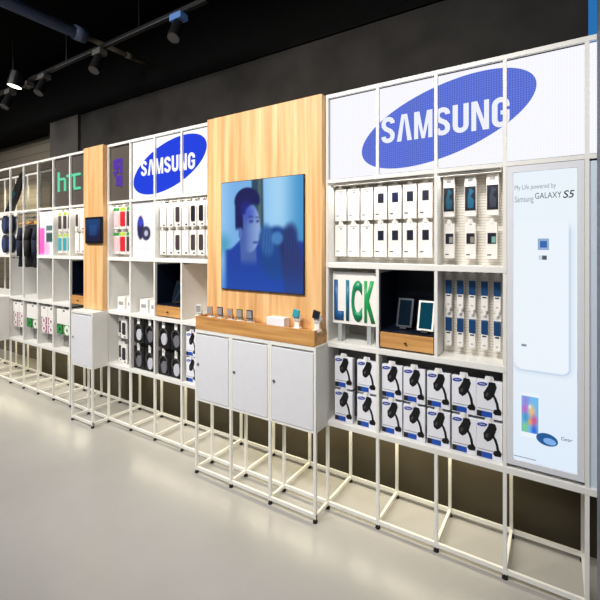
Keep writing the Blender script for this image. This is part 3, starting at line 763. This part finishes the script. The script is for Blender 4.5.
for i, (x, nm) in enumerate(((-0.458, 'left'), (-0.358, 'middle'), (-0.262, 'right'))):
    place(sp[i], (x, 2.158, 1.462), 'small window phone case pack, lower row beside the lit poster, %s of three' % nm, 'phone case', 'small window packs beside the lit poster')
    hook(R, x, 1.462+0.184, 2.138)
# ---------------------------------------------------------------- right bay, middle compartments
lk = thing('letter_sign', (-0.97, 2.14, 0.974), 'white board with blue to green letters in the cell right of oak plinth', 'sign')
MB().box(-1.104, -0.834, 2.10, 2.115, 1.078, 1.375).build('board', M['card'], lk, bevel=0.002)
for ch, x_0, x_1, c in (('L', -1.094, -1.032, (20, 84, 140)), ('I', -1.018, -0.998, (18, 112, 140)), ('C', -0.984, -0.918, (20, 140, 92)), ('K', -0.905, -0.840, (30, 160, 84))):
    text(ch, x_0, x_1, 1.096, 1.330, 2.097, 0.0025, mat('letter_'+ch, c, 0.35), lk, 'letter', bold=0.045)
for x in (-1.06, -0.88): MB().box(x-0.012, x+0.012, 2.104, 2.15, 0.974, 1.079).build('stand_leg', M['clear'], lk)
def insert(ka, kb, label):
    r = thing('display_box', ((K(ka)+K(kb))/2, YF+0.1, 0.974), label, 'display box', 'dark tablet boxes with oak drawer')
    xa, xb = K(ka)+P+0.001, K(kb)-P-0.001; y0 = YF+0.012; y1 = 2.33
    navy = mat('navy_lining', (14, 20, 38), 0.35)
    b = MB(); b.box(xa, xb, y1, y1+0.01, 0.975, 1.38); b.box(xa, xa+0.004, y0, y1, 0.975, 1.38); b.box(xb-0.004, xb, y0, y1, 0.975, 1.38)
    b.box(xa+0.004, xb-0.004, y0, y1, 0.975, 0.982); b.box(xa+0.004, xb-0.004, y0+0.004, y1, 1.063, 1.070)
    b.build('lining', navy, r)
    d = MB().box(xa+0.0045, xb-0.0045, y0-0.014, y0+0.004, 0.9825, 1.0625).build('drawer', M['woodh'], r, bevel=0.002)
    xm = (xa+xb)/2
    MB().cyl((xm, y0-0.026, 1.02), (xm, y0-0.0135, 1.02), 0.006, 12, 0.004).build('knob', M['knob'], d)
    return r
insert(2, 1, 'dark box with oak drawer and tablets, right of the letter board')
insert(8, 7, 'dark box with oak drawer under the smaller lit screen')
insert(12, 11.08, 'dark box with oak drawer left of the narrow oak panel')
def lean_tablet(x, w, h, frame, pic, label, y=2.16, z=1.071, tilt=18, grp='tablets in the dark box'):
    r = thing('tablet', (x, y, z), label, 'tablet', grp); r.rotation_euler = (math.radians(-tilt), 0, 0)
    def loc(mb, n, m, par):
        me = mb.bm; bmesh.ops.recalc_face_normals(me, faces=me.faces); d = bpy.data.meshes.new(n); me.to_mesh(d); me.free()
        o = bpy.data.objects.new(n, d); COL.objects.link(o); d.materials.append(m); o.parent = par; return o
    loc(MB().box(-w/2, w/2, -0.008, 0, 0.012, h), 'bezel', frame, r)
    loc(MB().box(-w/2+0.010, w/2-0.010, -0.0092, -0.008, 0.022, h-0.010), 'display', pic, r)
    loc(MB().prism([(-w*0.2, 0.0), (w*0.2, 0.0), (w*0.2, 0.012), (-w*0.2, 0.012)], -0.02, 0.03), 'easel', M['black'], r)
    return r
lean_tablet(-0.700, 0.085, 0.17, mat('slate_bezel', (52, 58, 66), 0.3), mat('dark_glass', (12, 26, 38), 0.08), 'dark slim tablet leaning in the box right of the letter board')
lean_tablet(-0.575, 0.085, 0.17, M['card'], emit('tablet_teal', (16, 66, 84), 1.0), 'white framed tablet with teal screen leaning in the box right of letter board', y=2.12)
lean_tablet((K(8)+K(7))/2, 0.13, 0.18, M['black'], mat('dark_glass', (12, 26, 38), 0.08), 'black tablet leaning in the dark box under the smaller lit screen')
bl = blister()
for ri, (zb, rn) in enumerate(((1.015, 'lower'), (1.205, 'upper'))):
    for i in range(5):
        x = -0.464+0.0562*i
        place(bl, (x, 2.165, zb), 'dark blue blister pack, %s row left of lit poster, %s from left' % (rn, ORD(i)), 'blister pack', 'blue blister packs left of the lit poster')
        hook(R, x, zb+0.172+0.012, 2.150)
# ---------------------------------------------------------------- right bay, lower compartments: boxed car holders
hb = holder_box()
cols = [pix(u, 0, 2.084)[0] for u in (343.5, 366.5, 391.8, 414, 438.3, 463.8)]+[K(0)-0.068]
for ri, (zb, rn) in enumerate(((0.711, 'upper'), (0.5185, 'lower'))):
    for i, x in enumerate(cols):
        pos = 'nearest the white cabinet' if i == 0 else ('%s from the white cabinet' % ORD(i)) if i < 6 else 'nearest the lit poster'
        place(hb, (x, 2.114, zb), 'white box picturing black car holder, %s row, %s' % (rn, pos), 'box', 'boxed car phone holders in the right bay')
        hook(R, x, zb+0.177+0.010, 2.078)
# ---------------------------------------------------------------- second bay, top compartments
cw = 0.080
cp = {'pink': colour_pack(M['pink'], M['green'], cw), 'red': colour_pack(M['red'], M['lime'], cw), 'dark': colour_pack(M['brown'], M['green'], cw)}
for ri, (zb, rn) in enumerate(((1.672, 'upper'), (1.458, 'lower'))):
    for i, nm in enumerate(('pink', 'red', 'dark')):
        x = K(10)+0.058+0.0925*i
        place(cp[nm], (x, 2.118, zb), '%s phone case on carded pack, %s row right of narrow oak panel' % ({'pink':'pale pink','red':'bright red','dark':'dark brown'}[nm], rn), 'phone case', 'green headed case packs beside the narrow oak panel')
        hook(S, x, zb+0.197, 2.102)
wp = thing('poster_board', ((K(9)+K(8))/2, 2.085, Z2), 'pale board picturing a blue smartwatch and band under the smaller lit screen', 'poster')
MB().box(K(9)+P+0.002, K(8)-P-0.002, 2.082, 2.092, Z2+0.001, Z3-0.02).build('board', M['card'], wp)
def watch_pic(u, v):
    c = (232, 228, 232)
    c = mix(c, (206, 206, 226), 0.6*(1-sm(0, 0.5, math.hypot(u-0.35, v-0.6))))
    band = 1-sm(0.85, 1.1, math.hypot((u-0.35)/0.155, (v-0.54)/0.22)); c = mix(c, (38, 36, 74), band)
    c = mix(c, (50, 60, 190), 1-sm(0.7, 1.1, math.hypot((u-0.35)/0.12, (v-0.64)/0.09)))
    d = math.hypot((u-0.60)/1.0, (v-0.435)*1.5); c = mix(c, (52, 52, 82), 1-sm(0.18, 0.21, d)); c = mix(c, (176, 178, 200), 1-sm(0.07, 0.09, d))
    c = mix(c, (180, 180, 190), (1-sm(0.006, 0.012, abs(v-0.60)))*(1-sm(0.08, 0.1, abs(u-0.68)))*0.7)
    c = mix(c, (190, 188, 190), (1-sm(0.004, 0.01, abs(v-0.16)))*(1-sm(0.34, 0.36, abs(u-0.5)))*0.5)
    return c
picture('printed_face', K(9)+P+0.004, K(8)-P-0.004, Z2+0.004, Z3-0.022, 2.0815, 36, 56, watch_pic, print_attr('watch_print'), wp)
sk = {None: slim_pack(None), 'brown': slim_pack(M['brown']), 'black': slim_pack(M['ink']), 'teal': slim_pack(mat('bright_teal_print', (26, 160, 150), 0.35))}
rows = ((1.672, 'upper', (None, None, 'brown', None, 'black', 'black', 'black')), (1.458, 'lower', (None, None, 'brown', None, 'brown', 'brown', 'teal')))
for zb, rn, ks_ in rows:
    for i, nm in enumerate(ks_):
        x = K(8)+0.050+0.0838*i
        if x > K(6)-0.04: continue
        what = {None: 'plain white phone case pack', 'brown': 'white pack with grey brown phone case', 'black': 'white pack with black phone case', 'teal': 'white pack with teal phone case'}[nm]
        place(sk[nm], (x, 2.120, zb), '%s, %s row, %s from the watch board' % (what, rn, ORD(i)), 'phone case', 'phone case packs under the smaller lit screen')
        hook(S, x, zb+0.198, 2.102)
# second bay, middle: white boxes on the shelf
wb = proto('white_box'); MB().box(-0.05, 0.05, -0.06, 0.06, 0, 0.11).build('carton', M['card'], wb, bevel=0.002); MB().box(-0.03, 0.03, -0.0612, -0.06, 0.04, 0.07).build('printed_mark', M['inkgrey'], wb)
for x, lb in ((K(10)+0.085, 'small white box on the shelf above the white gadget packs, left one'), (K(10)+0.215, 'small white box on the shelf above the white gadget packs, right one'),
              (K(9)+0.085, 'small white box on shelf above the headphone packs, farther from the oak drawer'), (K(9)+0.215, 'small white box on shelf above the headphone packs, next to the oak drawer')):
    place(wb, (x, 2.19, 0.9735), lb, 'box', 'small white boxes on the middle shelf')
# second bay, lower: gadgets, headphones, car holders
gp = slim_pack(M['ink'], 0.075, 0.165); gq = slim_pack(M['darkgrey'], 0.05, 0.165)
for ri, (zb, rn) in enumerate(((0.735, 'upper'), (0.520, 'lower'))):
    place(gq, (K(10)+0.050, 2.16, zb), 'narrow white gadget pack with grey face, %s row right of the single cabinet' % rn, 'gadget pack', 'white gadget packs left of the headphones')
    place(gp, (K(10)+0.155, 2.125, zb), 'white gadget pack with black strip, %s row left of the headphones' % rn, 'gadget pack', 'white gadget packs left of the headphones')
    place(gq, (K(10)+0.265, 2.16, zb), 'narrow white gadget pack with grey face, %s row beside the headphones' % rn, 'gadget pack', 'white gadget packs left of the headphones')
    for x, y in ((K(10)+0.050, 2.144), (K(10)+0.155, 2.108), (K(10)+0.265, 2.144)): hook(S, x, zb+0.176, y)
hpw, hpg = headphone_pack(mat('ear_cup_pale', (196, 196, 204), 0.35)), headphone_pack(mat('ear_cup_grey', (112, 110, 118), 0.35))
for ci, (kk, cn) in enumerate(((9, 'left cell'), (8, 'right cell'))):
    for ri, (zb, rn) in enumerate(((0.735, 'upper'), (0.5195, 'lower'))):
        for j, pn in enumerate(('left', 'right')):
            pale = (j == 0) == (ri == 0)
            place(hpw if pale else hpg, (K(kk)+0.083+0.142*j, 2.138, zb), 'black headphone pack, %s ear cup, %s, %s row, %s one' % ('pale' if pale else 'grey', cn, rn, pn), 'headphones', 'boxed black headphones left of the white cabinets')
            hook(S, K(kk)+0.083+0.142*j, zb+0.196, 2.081)
for ri, (zb, rn) in enumerate(((0.711, 'upper'), (0.5185, 'lower'))):
    place(hb, (K(7)+0.085, 2.114, zb), 'white box with car holder picture, %s one, between headphones and white cabinets' % rn, 'box', 'boxed car phone holders left of the white cabinets')
    place(hb, (K(7)+0.205, 2.114, zb), 'white box with car holder picture, %s one, half hidden behind the white cabinets' % rn, 'box', 'boxed car phone holders left of the white cabinets')
    for dx in (0.085, 0.205): hook(S, K(7)+dx, zb+0.187, 2.078)
# ---------------------------------------------------------------- left bay
lp = {'b': colour_pack(M['brown'], M['lime'], 0.066), 't': colour_pack(M['teal'], M['lime'], 0.066), 'w': slim_pack(None, 0.066), 'd': slim_pack(M['brown'], 0.066)}
for zb, rn, ks_ in ((1.672, 'upper', 'bbbdww'), (1.458, 'lower', 'tttwww')):
    for i, c in enumerate(ks_):
        x = (K(13)+0.062+0.093*i) if i < 3 else (K(12)+0.060+0.088*(i-3))
        what = {'b': 'dark brown case on card with lime header', 't': 'teal case on card with lime header', 'w': 'plain white phone case pack', 'd': 'white pack with dark brown case'}[c]
        place(lp[c], (x, 2.114, zb), '%s under green sign, %s row, %s from left' % (what, rn, ORD(i)), 'phone case', 'phone case packs under the green lettered sign')
        hook(Lf, x, zb+0.197, 2.098)
pp = thing('poster_board', ((K(14)+K(13))/2, 2.085, Z2), 'pale board with pink and dark teal shapes right of the hanging jackets', 'poster')
MB().box(K(14)+P+0.002, K(13)-P-0.002, 2.082, 2.092, Z2+0.001, Z3-0.02).build('board', M['card'], pp)
def pink_pic(u, v):
    c = (236, 232, 236)
    c = mix(c, (240, 96, 190), (1-sm(0.30, 0.36, u))*(1-sm(0.60, 0.64, v))*sm(0.0, 0.1, v+0.05))
    c = mix(c, (250, 170, 214), (1-sm(0.1, 0.28, math.hypot(u-0.5, v-0.12)))*0.9)
    c = mix(c, (62, 84, 84), sm(0.42, 0.48, u)*(1-sm(0.09, 0.12, abs(v-0.40))))
    c = mix(c, (90, 120, 118), sm(0.42, 0.48, u)*(1-sm(0.05, 0.07, abs(v-0.61))))
    return c
picture('printed_face', K(14)+P+0.004, K(13)-P-0.004, Z2+0.004, Z3-0.022, 2.0815, 30, 44, pink_pic, print_attr('pink_print'), pp)
# jackets on wooden hangers
YJ = 2.22
def jacket(x, label, cloth, zc=1.845, ln=0.46):
    r = thing('jacket', (x, YJ, zc-0.09), label, 'jacket', 'jackets hanging on the rail at left')
    # garment seen almost side on along the rail: shoulders run across the rail (Y)
    n = 14; bm = bmesh.new(); rings = []
    prof = [(0.055, 0.030, 0.0), (0.15, 0.038, -0.045), (0.175, 0.045, -0.10), (0.165, 0.050, -0.20), (0.160, 0.052, -0.32), (0.170, 0.056, -ln)]
    for hy, hx, dz in prof:
        rings.append([bm.verts.new((x+hx*math.cos(2*math.pi*i/n)*(1+0.08*math.sin(5*i)), YJ+hy*math.sin(2*math.pi*i/n)*0.95, zc-0.085+dz)) for i in range(n)])
    for a, c in zip(rings, rings[1:]):
        for i in range(n): bm.faces.new((a[i], a[(i+1) % n], c[(i+1) % n], c[i]))
    bm.faces.new(rings[0]); bm.faces.new(rings[-1][::-1])
    mb = MB(); mb.bm.free(); mb.bm = bm; body = mb.build('jacket_body', cloth, r, smooth=True)
    for s_ in (-1, 1):
        MB().tube([(x+0.012, YJ+s_*0.135, zc-0.13), (x+0.03, YJ+s_*0.165, zc-0.26), (x+0.035, YJ+s_*0.16, zc-0.43)], 0.030, 10).build('sleeve', cloth, r, smooth=True)
    MB().tube([(x+0.045, YJ-0.03, zc-0.10), (x+0.056, YJ-0.035, zc-0.28), (x+0.058, YJ-0.03, zc-0.5)], 0.005, 6).build('zip', M['steel'], r)
    hg = thing('coat_hanger', (x, YJ, zc-0.07), 'wooden coat hanger holding the %s' % label.split(',')[0], 'coat hanger', 'wooden coat hangers on the rail at left')
    MB().tube([(x, YJ-0.15, zc-0.085), (x, YJ-0.08, zc-0.062), (x, YJ, zc-0.045), (x, YJ+0.08, zc-0.062), (x, YJ+0.15, zc-0.085)], 0.010, 10).build('hanger_arm', M['hanger'], hg, smooth=True)
    MB().tube([(x, YJ, zc-0.045), (x, YJ, zc-0.014), (x, YJ-0.012, zc-0.004), (x, YJ-0.013, zc+0.006), (x, YJ-0.007, zc+0.014), (x, YJ+0.007, zc+0.014), (x, YJ+0.013, zc+0.004)], 0.0022, 6).build('hanger_hook', M['steel'], hg)
jacket(K(15)-0.10, 'navy jacket on the rail, leftmost of three', M['fabric'])
jacket(K(15)+0.06, 'charcoal jacket on the rail, middle of three', M['fabricb'])
jacket(K(14)-0.075, 'dark blue jacket on the rail, rightmost of three', M['fabric'])
# oval pads hung at the left edge
ovp = proto('oval_pad'); MB().ellipse(0, 0.105, 0.068, 0.105, -0.03, 0, 0, 32).build('pad', M['fabric'], ovp, bevel=0.006, smooth=True); MB().ellipse(0, 0.105, 0.045, 0.08, -0.033, -0.03, 0, 28).build('inset', mat('blue_inset', (44, 58, 98), 0.6), ovp)
MB().box(-0.008, 0.008, -0.004, 0, 0.205, 0.228).build('hang_loop', M['card'], ovp)
for ri, (zb, rn) in enumerate(((1.665, 'upper'), (1.445, 'lower'))):
    for j, pn in enumerate(('nearer the jackets', 'at the photo edge')):
        x = K(16)-0.09-0.15*j
        place(ovp, (x, 2.13, zb), 'navy oval pad hanging at far left, %s row, %s' % (rn, pn), 'pad', 'navy oval pads at the far left')
        hook(Lf, x, zb+0.222, 2.123)
# long black board standing in the open upper cells
lb = thing('long_board', (-5.35, 2.25, Z3), 'long black curved board leaning in the open upper cells at far left', 'board')
bm_ = MB(); pts = []
cx = [(pix(9, 210, 2.2)), (pix(15, 196, 2.2)), (pix(19.5, 183, 2.2)), (pix(21.5, 172.5, 2.2))]
left = [(cx[0][0]-0.11, Z3+0.012), (cx[1][0]-0.10, cx[1][1]), (cx[2][0]-0.075, cx[2][1])]
right = [(cx[0][0]+0.085, Z3+0.012), (cx[1][0]+0.10, cx[1][1]), (cx[2][0]+0.075, cx[2][1])]
bm_.prism(left+[(cx[3][0]-0.01, cx[3][1]), (cx[3][0]+0.02, cx[3][1])]+right[::-1], 2.19, 2.215).build('deck', M['black'], lb, bevel=0.004)
bm_ = MB(); bm_.prism([(cx[0][0]+0.0, Z3+0.09), (cx[1][0]-0.06, cx[1][1]-0.01), (cx[1][0]+0.0, cx[1][1]+0.06), (cx[1][0]+0.05, cx[1][1]+0.02)], 2.187, 2.1895).build('printed_graphic', mat('dull_teal_print', (26, 66, 64), 0.4), lb)
MB().box(-5.75, -4.98, 2.16, 2.26, Z3-0.004, Z3+0.0115).build('ledge', M['frame'], lb)
# accessories in the lower cells at left
rp1 = ring_pack(M['magenta'], 0.130, 0.27); rp2 = ring_pack(M['green'], 0.262, 0.25, cols=2)
for kk, nm in ((16, 'nearest the left cabinet'), (14, 'between the two green ringed bags')):
    for j, pn in enumerate(('left', 'right')):
        place(rp1, (K(kk)+0.085+0.138*j, 2.118, 0.640), 'white magenta ringed pack, %s one of pair %s' % (pn, nm), 'accessory pack', 'magenta ringed packs at left')
        hook(Lf, K(kk)+0.085+0.138*j, 0.922, 2.088)
for kk, nm in ((15, 'between the two pairs of magenta ringed packs'), (13, 'beside the single white cabinet')):
    place(rp2, (K(kk)+0.154, 2.118, 0.660), 'white pack with green rings at its foot, %s' % nm, 'accessory pack', 'green ringed packs at left')
    hook(Lf, K(kk)+0.154, 0.922, 2.088)

# ================================================================== THINGS ON THE OAK PLINTH
yb_ = 1.975
def stand_item(x, screen, label, kind='watch', h=0.11):
    r = thing('display_stand' if kind == 'stand' else 'smart_watch', (x, yb_, ZP), label, 'display stand' if kind == 'stand' else 'smart watch', 'gadgets on the oak plinth')
    MB().box(x-0.022, x+0.022, yb_-0.025, yb_+0.02, ZP, ZP+0.012).build('base', M['card'], r, bevel=0.002)
    MB().prism([(x-0.016, ZP+0.012), (x+0.016, ZP+0.012), (x+0.012, ZP+h*0.72), (x-0.012, ZP+h*0.72)], yb_-0.004, yb_+0.010).build('post', M['clear'] if kind == 'stand' else M['card'], r)
    if kind == 'stand':
        MB().box(x-0.024, x+0.024, yb_-0.014, yb_-0.0045, ZP+h*0.42, ZP+h*1.35).build('phone', screen, r, bevel=0.003)
        MB().box(x-0.020, x+0.020, yb_-0.0155, yb_-0.0142, ZP+h*0.55, ZP+h*1.25).build('phone_display', M['inkgrey'], r)
    else:
        MB().prism([(x-0.024, ZP+h*0.70), (x+0.018, ZP+h*0.66), (x+0.026, ZP+h*1.02), (x-0.014, ZP+h*1.10)], yb_-0.018, yb_-0.0045).build('watch_face', screen, r, bevel=0.002)
        MB().ring(x, ZP+h*0.62, 0.024, 0.018, yb_-0.004, yb_+0.016, 18).build('strap', M['silver'], r)
    return r
lbls = ['nearest its left end', 'second from its left end', 'third from its left end', 'fourth from its left end', 'fifth from its left end', 'sixth from its left end']
us = [200, 211, 221, 231, 240.5, 250.5]
scr = [M['silver'], M['hanger'], M['brown'], M['hanger'], mat('olive_print', (120, 116, 50), 0.4), M['navy']]
for u, m_, l_ in zip(us, scr, lbls):
    stand_item(pix(u, 320, yb_)[0], m_, 'small phone on clear stand on oak plinth, %s' % l_, 'stand', 0.062)
stand_item(pix(297, 320, yb_)[0], M['teal'], 'smart watch with teal face on white stand, right of the white box', 'watch', 0.11)
stand_item(pix(317, 320, yb_)[0], M['ink'], 'smart watch with black face on white stand, at right end of plinth', 'watch', 0.115)
x_a, x_b = pix(266.5, 320, 1.95)[0], pix(284, 320, 1.95)[0]
bx = thing('white_box', ((x_a+x_b)/2, 1.975, ZP), 'white box lying on the oak plinth left of the smart watches', 'box')
MB().box(x_a, x_b, 1.95, 2.01, ZP, ZP+0.058).build('carton', M['cardcool'], bx, bevel=0.002)
MB().box(x_a+0.01, x_b-0.01, 1.955, 2.005, ZP+0.058, ZP+0.0595).build('lid_label', M['card'], bx)

# ================================================================== CEILING: PIPES, TRACK, SPOTS
pipe = mat('painted_pipe', (74, 86, 112), 0.45)
d1 = thing('ceiling_pipe', (-3.2, 0.0, 3.2), 'thick blue grey pipe under the black ceiling', 'pipe')
MB().cyl((-3.22, -4.4, 3.22), (-3.22, 1.80, 3.22), 0.046, 20).build('pipe', pipe, d1, smooth=True)
MB().cyl((-3.22, 1.74, 3.22), (-3.22, 1.83, 3.22), 0.056, 20).build('coupling', pipe, d1, smooth=True)
for y in (0.2, 1.2): MB().cyl((-3.22, y, 3.22), (-3.22, y, 3.75), 0.004, 6).build('hanger_rod', M['steel'], d1)
d2 = thing('ceiling_pipe', (-3.2, 2.1, 3.2), 'thin dark pipe running from the thick pipe to the wall', 'pipe')
MB().cyl((-3.22, 1.831, 3.22), (-3.22, 2.434, 3.22), 0.020, 14).build('pipe', mat('dull_pipe', (92, 86, 72), 0.5), d2, smooth=True)
MB().cyl((-3.22, 2.20, 3.22), (-3.22, 2.26, 3.22), 0.027, 14).build('coupling', mat('dull_pipe', (92, 86, 72), 0.5), d2, smooth=True)
tr = thing('light_track', (-3.4, 1.88, 3.12), 'black lighting track crossing under the pipe', 'light track')
MB().box(-6.5, -1.9, 1.865, 1.895, 3.10, 3.13).build('track', M['black'], tr)
for (xa, xb) in ((-3.75, -3.20), (-3.0, -2.24)):
    MB().box(xa, xb, 1.862, 1.8645, 3.100, 3.106).build('track_lip', mat('track_lip_metal', (120, 124, 132), 0.35, 0.7), tr)
for x in (-2.6, -3.6, -4.6, -5.6): MB().cyl((x, 1.88, 3.13), (x, 1.88, 3.75), 0.004, 6).build('hanger_rod', M['black'], tr)
def spot(x, label, lit=False, box=M['darkgrey'], aim=(0.12, -0.35), head=(0, -0.02, -0.11), big=1.0):
    r = thing('track_spotlight', (x, 1.88, 3.10), label, 'spotlight', 'spotlights on the ceiling track')
    MB().box(x-0.055, x+0.055, 1.845, 1.915, 3.055, 3.0995).build('adapter', box, r, bevel=0.004)
    a = Vector((x, 1.88, 3.10))+Vector(head); d = Vector((aim[0], aim[1], -0.75)).normalized()
    MB().cyl((x, 1.88, 3.056), tuple(a-d*0.03), 0.009, 10).build('stem', M['black'], r)
    hd = MB().cyl(a-d*0.05, a+d*0.085, 0.038*big, 18, 0.042*big).build('lamp_head', M['black'], r, smooth=False)
    MB().cyl(a+d*0.0851, a+d*0.0875, 0.038*big, 18).build('lens', emit('lamp_lit', (255, 244, 220), 4.0) if lit else M['darkgrey'], hd)
    return r
spot(-2.17, 'track spotlight nearest the camera, adapter coloured by blue light, right end of track', box=mat('blue_lit_adapter', (84, 128, 196), 0.5))  # blue window light painted into the adapter colour
spot(-3.10, 'track spotlight just right of where the pipe meets the track')
spot(-3.98, 'track spotlight, third from the right end of the track')
spot(-4.66, 'unlit track spotlight just left of the lit one')
spot(-4.30, 'lit track spotlight with glowing lens at far left', True, aim=(-0.10, -0.12), head=(-0.02, -0.085, 0.02), big=1.5)
spot(-5.05, 'track spotlight farthest left, at the photo edge')

# ================================================================== LIGHT
def area(loc, rot, sx, sy, e, color=(1, 1, 1), spread=180):
    l = bpy.data.lights.new('ceiling_or_wash_light', 'AREA'); l.shape = 'RECTANGLE'; l.size = sx; l.size_y = sy; l.energy = e; l.color = color; l.spread = math.radians(spread)
    o = bpy.data.objects.new('ceiling_or_wash_light', l); COL.objects.link(o); o.location = loc; o.rotation_euler = [math.radians(a) for a in rot]; return o
for x in (-6.2, -4.4, -2.6, -0.8):
    area((x, 0.0, 3.5), (43, 0, 0), 1.2, 0.4, 27, (1.0, 0.965, 0.92), 100)
for x in (-4.0, -1.0):
    area((x, -2.2, 3.6), (15, 0, 0), 1.6, 0.5, 34, (0.84, 0.91, 1.0), 150)
# slim lamps under the shelves
WARM = (1.0, 0.90, 0.62)
striplamp(R, 3, 0, Z3-0.013, 1.5, color=(1, .97, .92)); striplamp(R, 3, 0, Z0-0.001, 2.9, y=2.30, color=WARM, tilt=0)
striplamp(S, 10, 6.1, Z3-0.013, 1.5, color=(1, .97, .92)); striplamp(S, 10, 6.1, Z0-0.001, 2.9, y=2.30, color=WARM, tilt=0)
striplamp(Lf, 14, 11.1, Z3-0.013, 1.6, color=(1, .95, .88)); striplamp(Lf, 16, 12.1, Z0-0.001, 2.9, y=2.30, color=WARM, tilt=0)
striplamp(Lf, 20, 16.1, Z0-0.001, 3.2, y=2.3, color=WARM, tilt=0)
striplamp(Cn, 5.9, 3.1, Z0-0.001, 2.9, y=2.30, color=WARM, tilt=0)
area((-6.0, 2.46, 2.3), (20, 0, 0), 1.6, 0.06, 9, WARM)  # unseen wash light added behind the frame to brighten the left wall
wd = bpy.data.worlds.new('World'); sc.world = wd; wd.use_nodes = True
wd.node_tree.nodes['Background'].inputs[0].default_value = (0.5, 0.55, 0.62, 1); wd.node_tree.nodes['Background'].inputs[1].default_value = 0.10

# ================================================================== CAMERA
cd = bpy.data.cameras.new('Camera'); co = bpy.data.objects.new('Camera', cd); COL.objects.link(co)
co.location = (0, 0, CAMH); co.rotation_euler = (math.pi/2, 0, PHI)
cd.sensor_fit = 'HORIZONTAL'; cd.sensor_width = 36.0; cd.lens = FPX/600*36; cd.shift_y = -(300-HOR)/600
cd.clip_start = 0.05; sc.camera = co
vs = sc.view_settings; vs.view_transform = 'Standard'; vs.look = 'None'; vs.exposure = 0.0; vs.gamma = 1.0; vs.use_curve_mapping = False
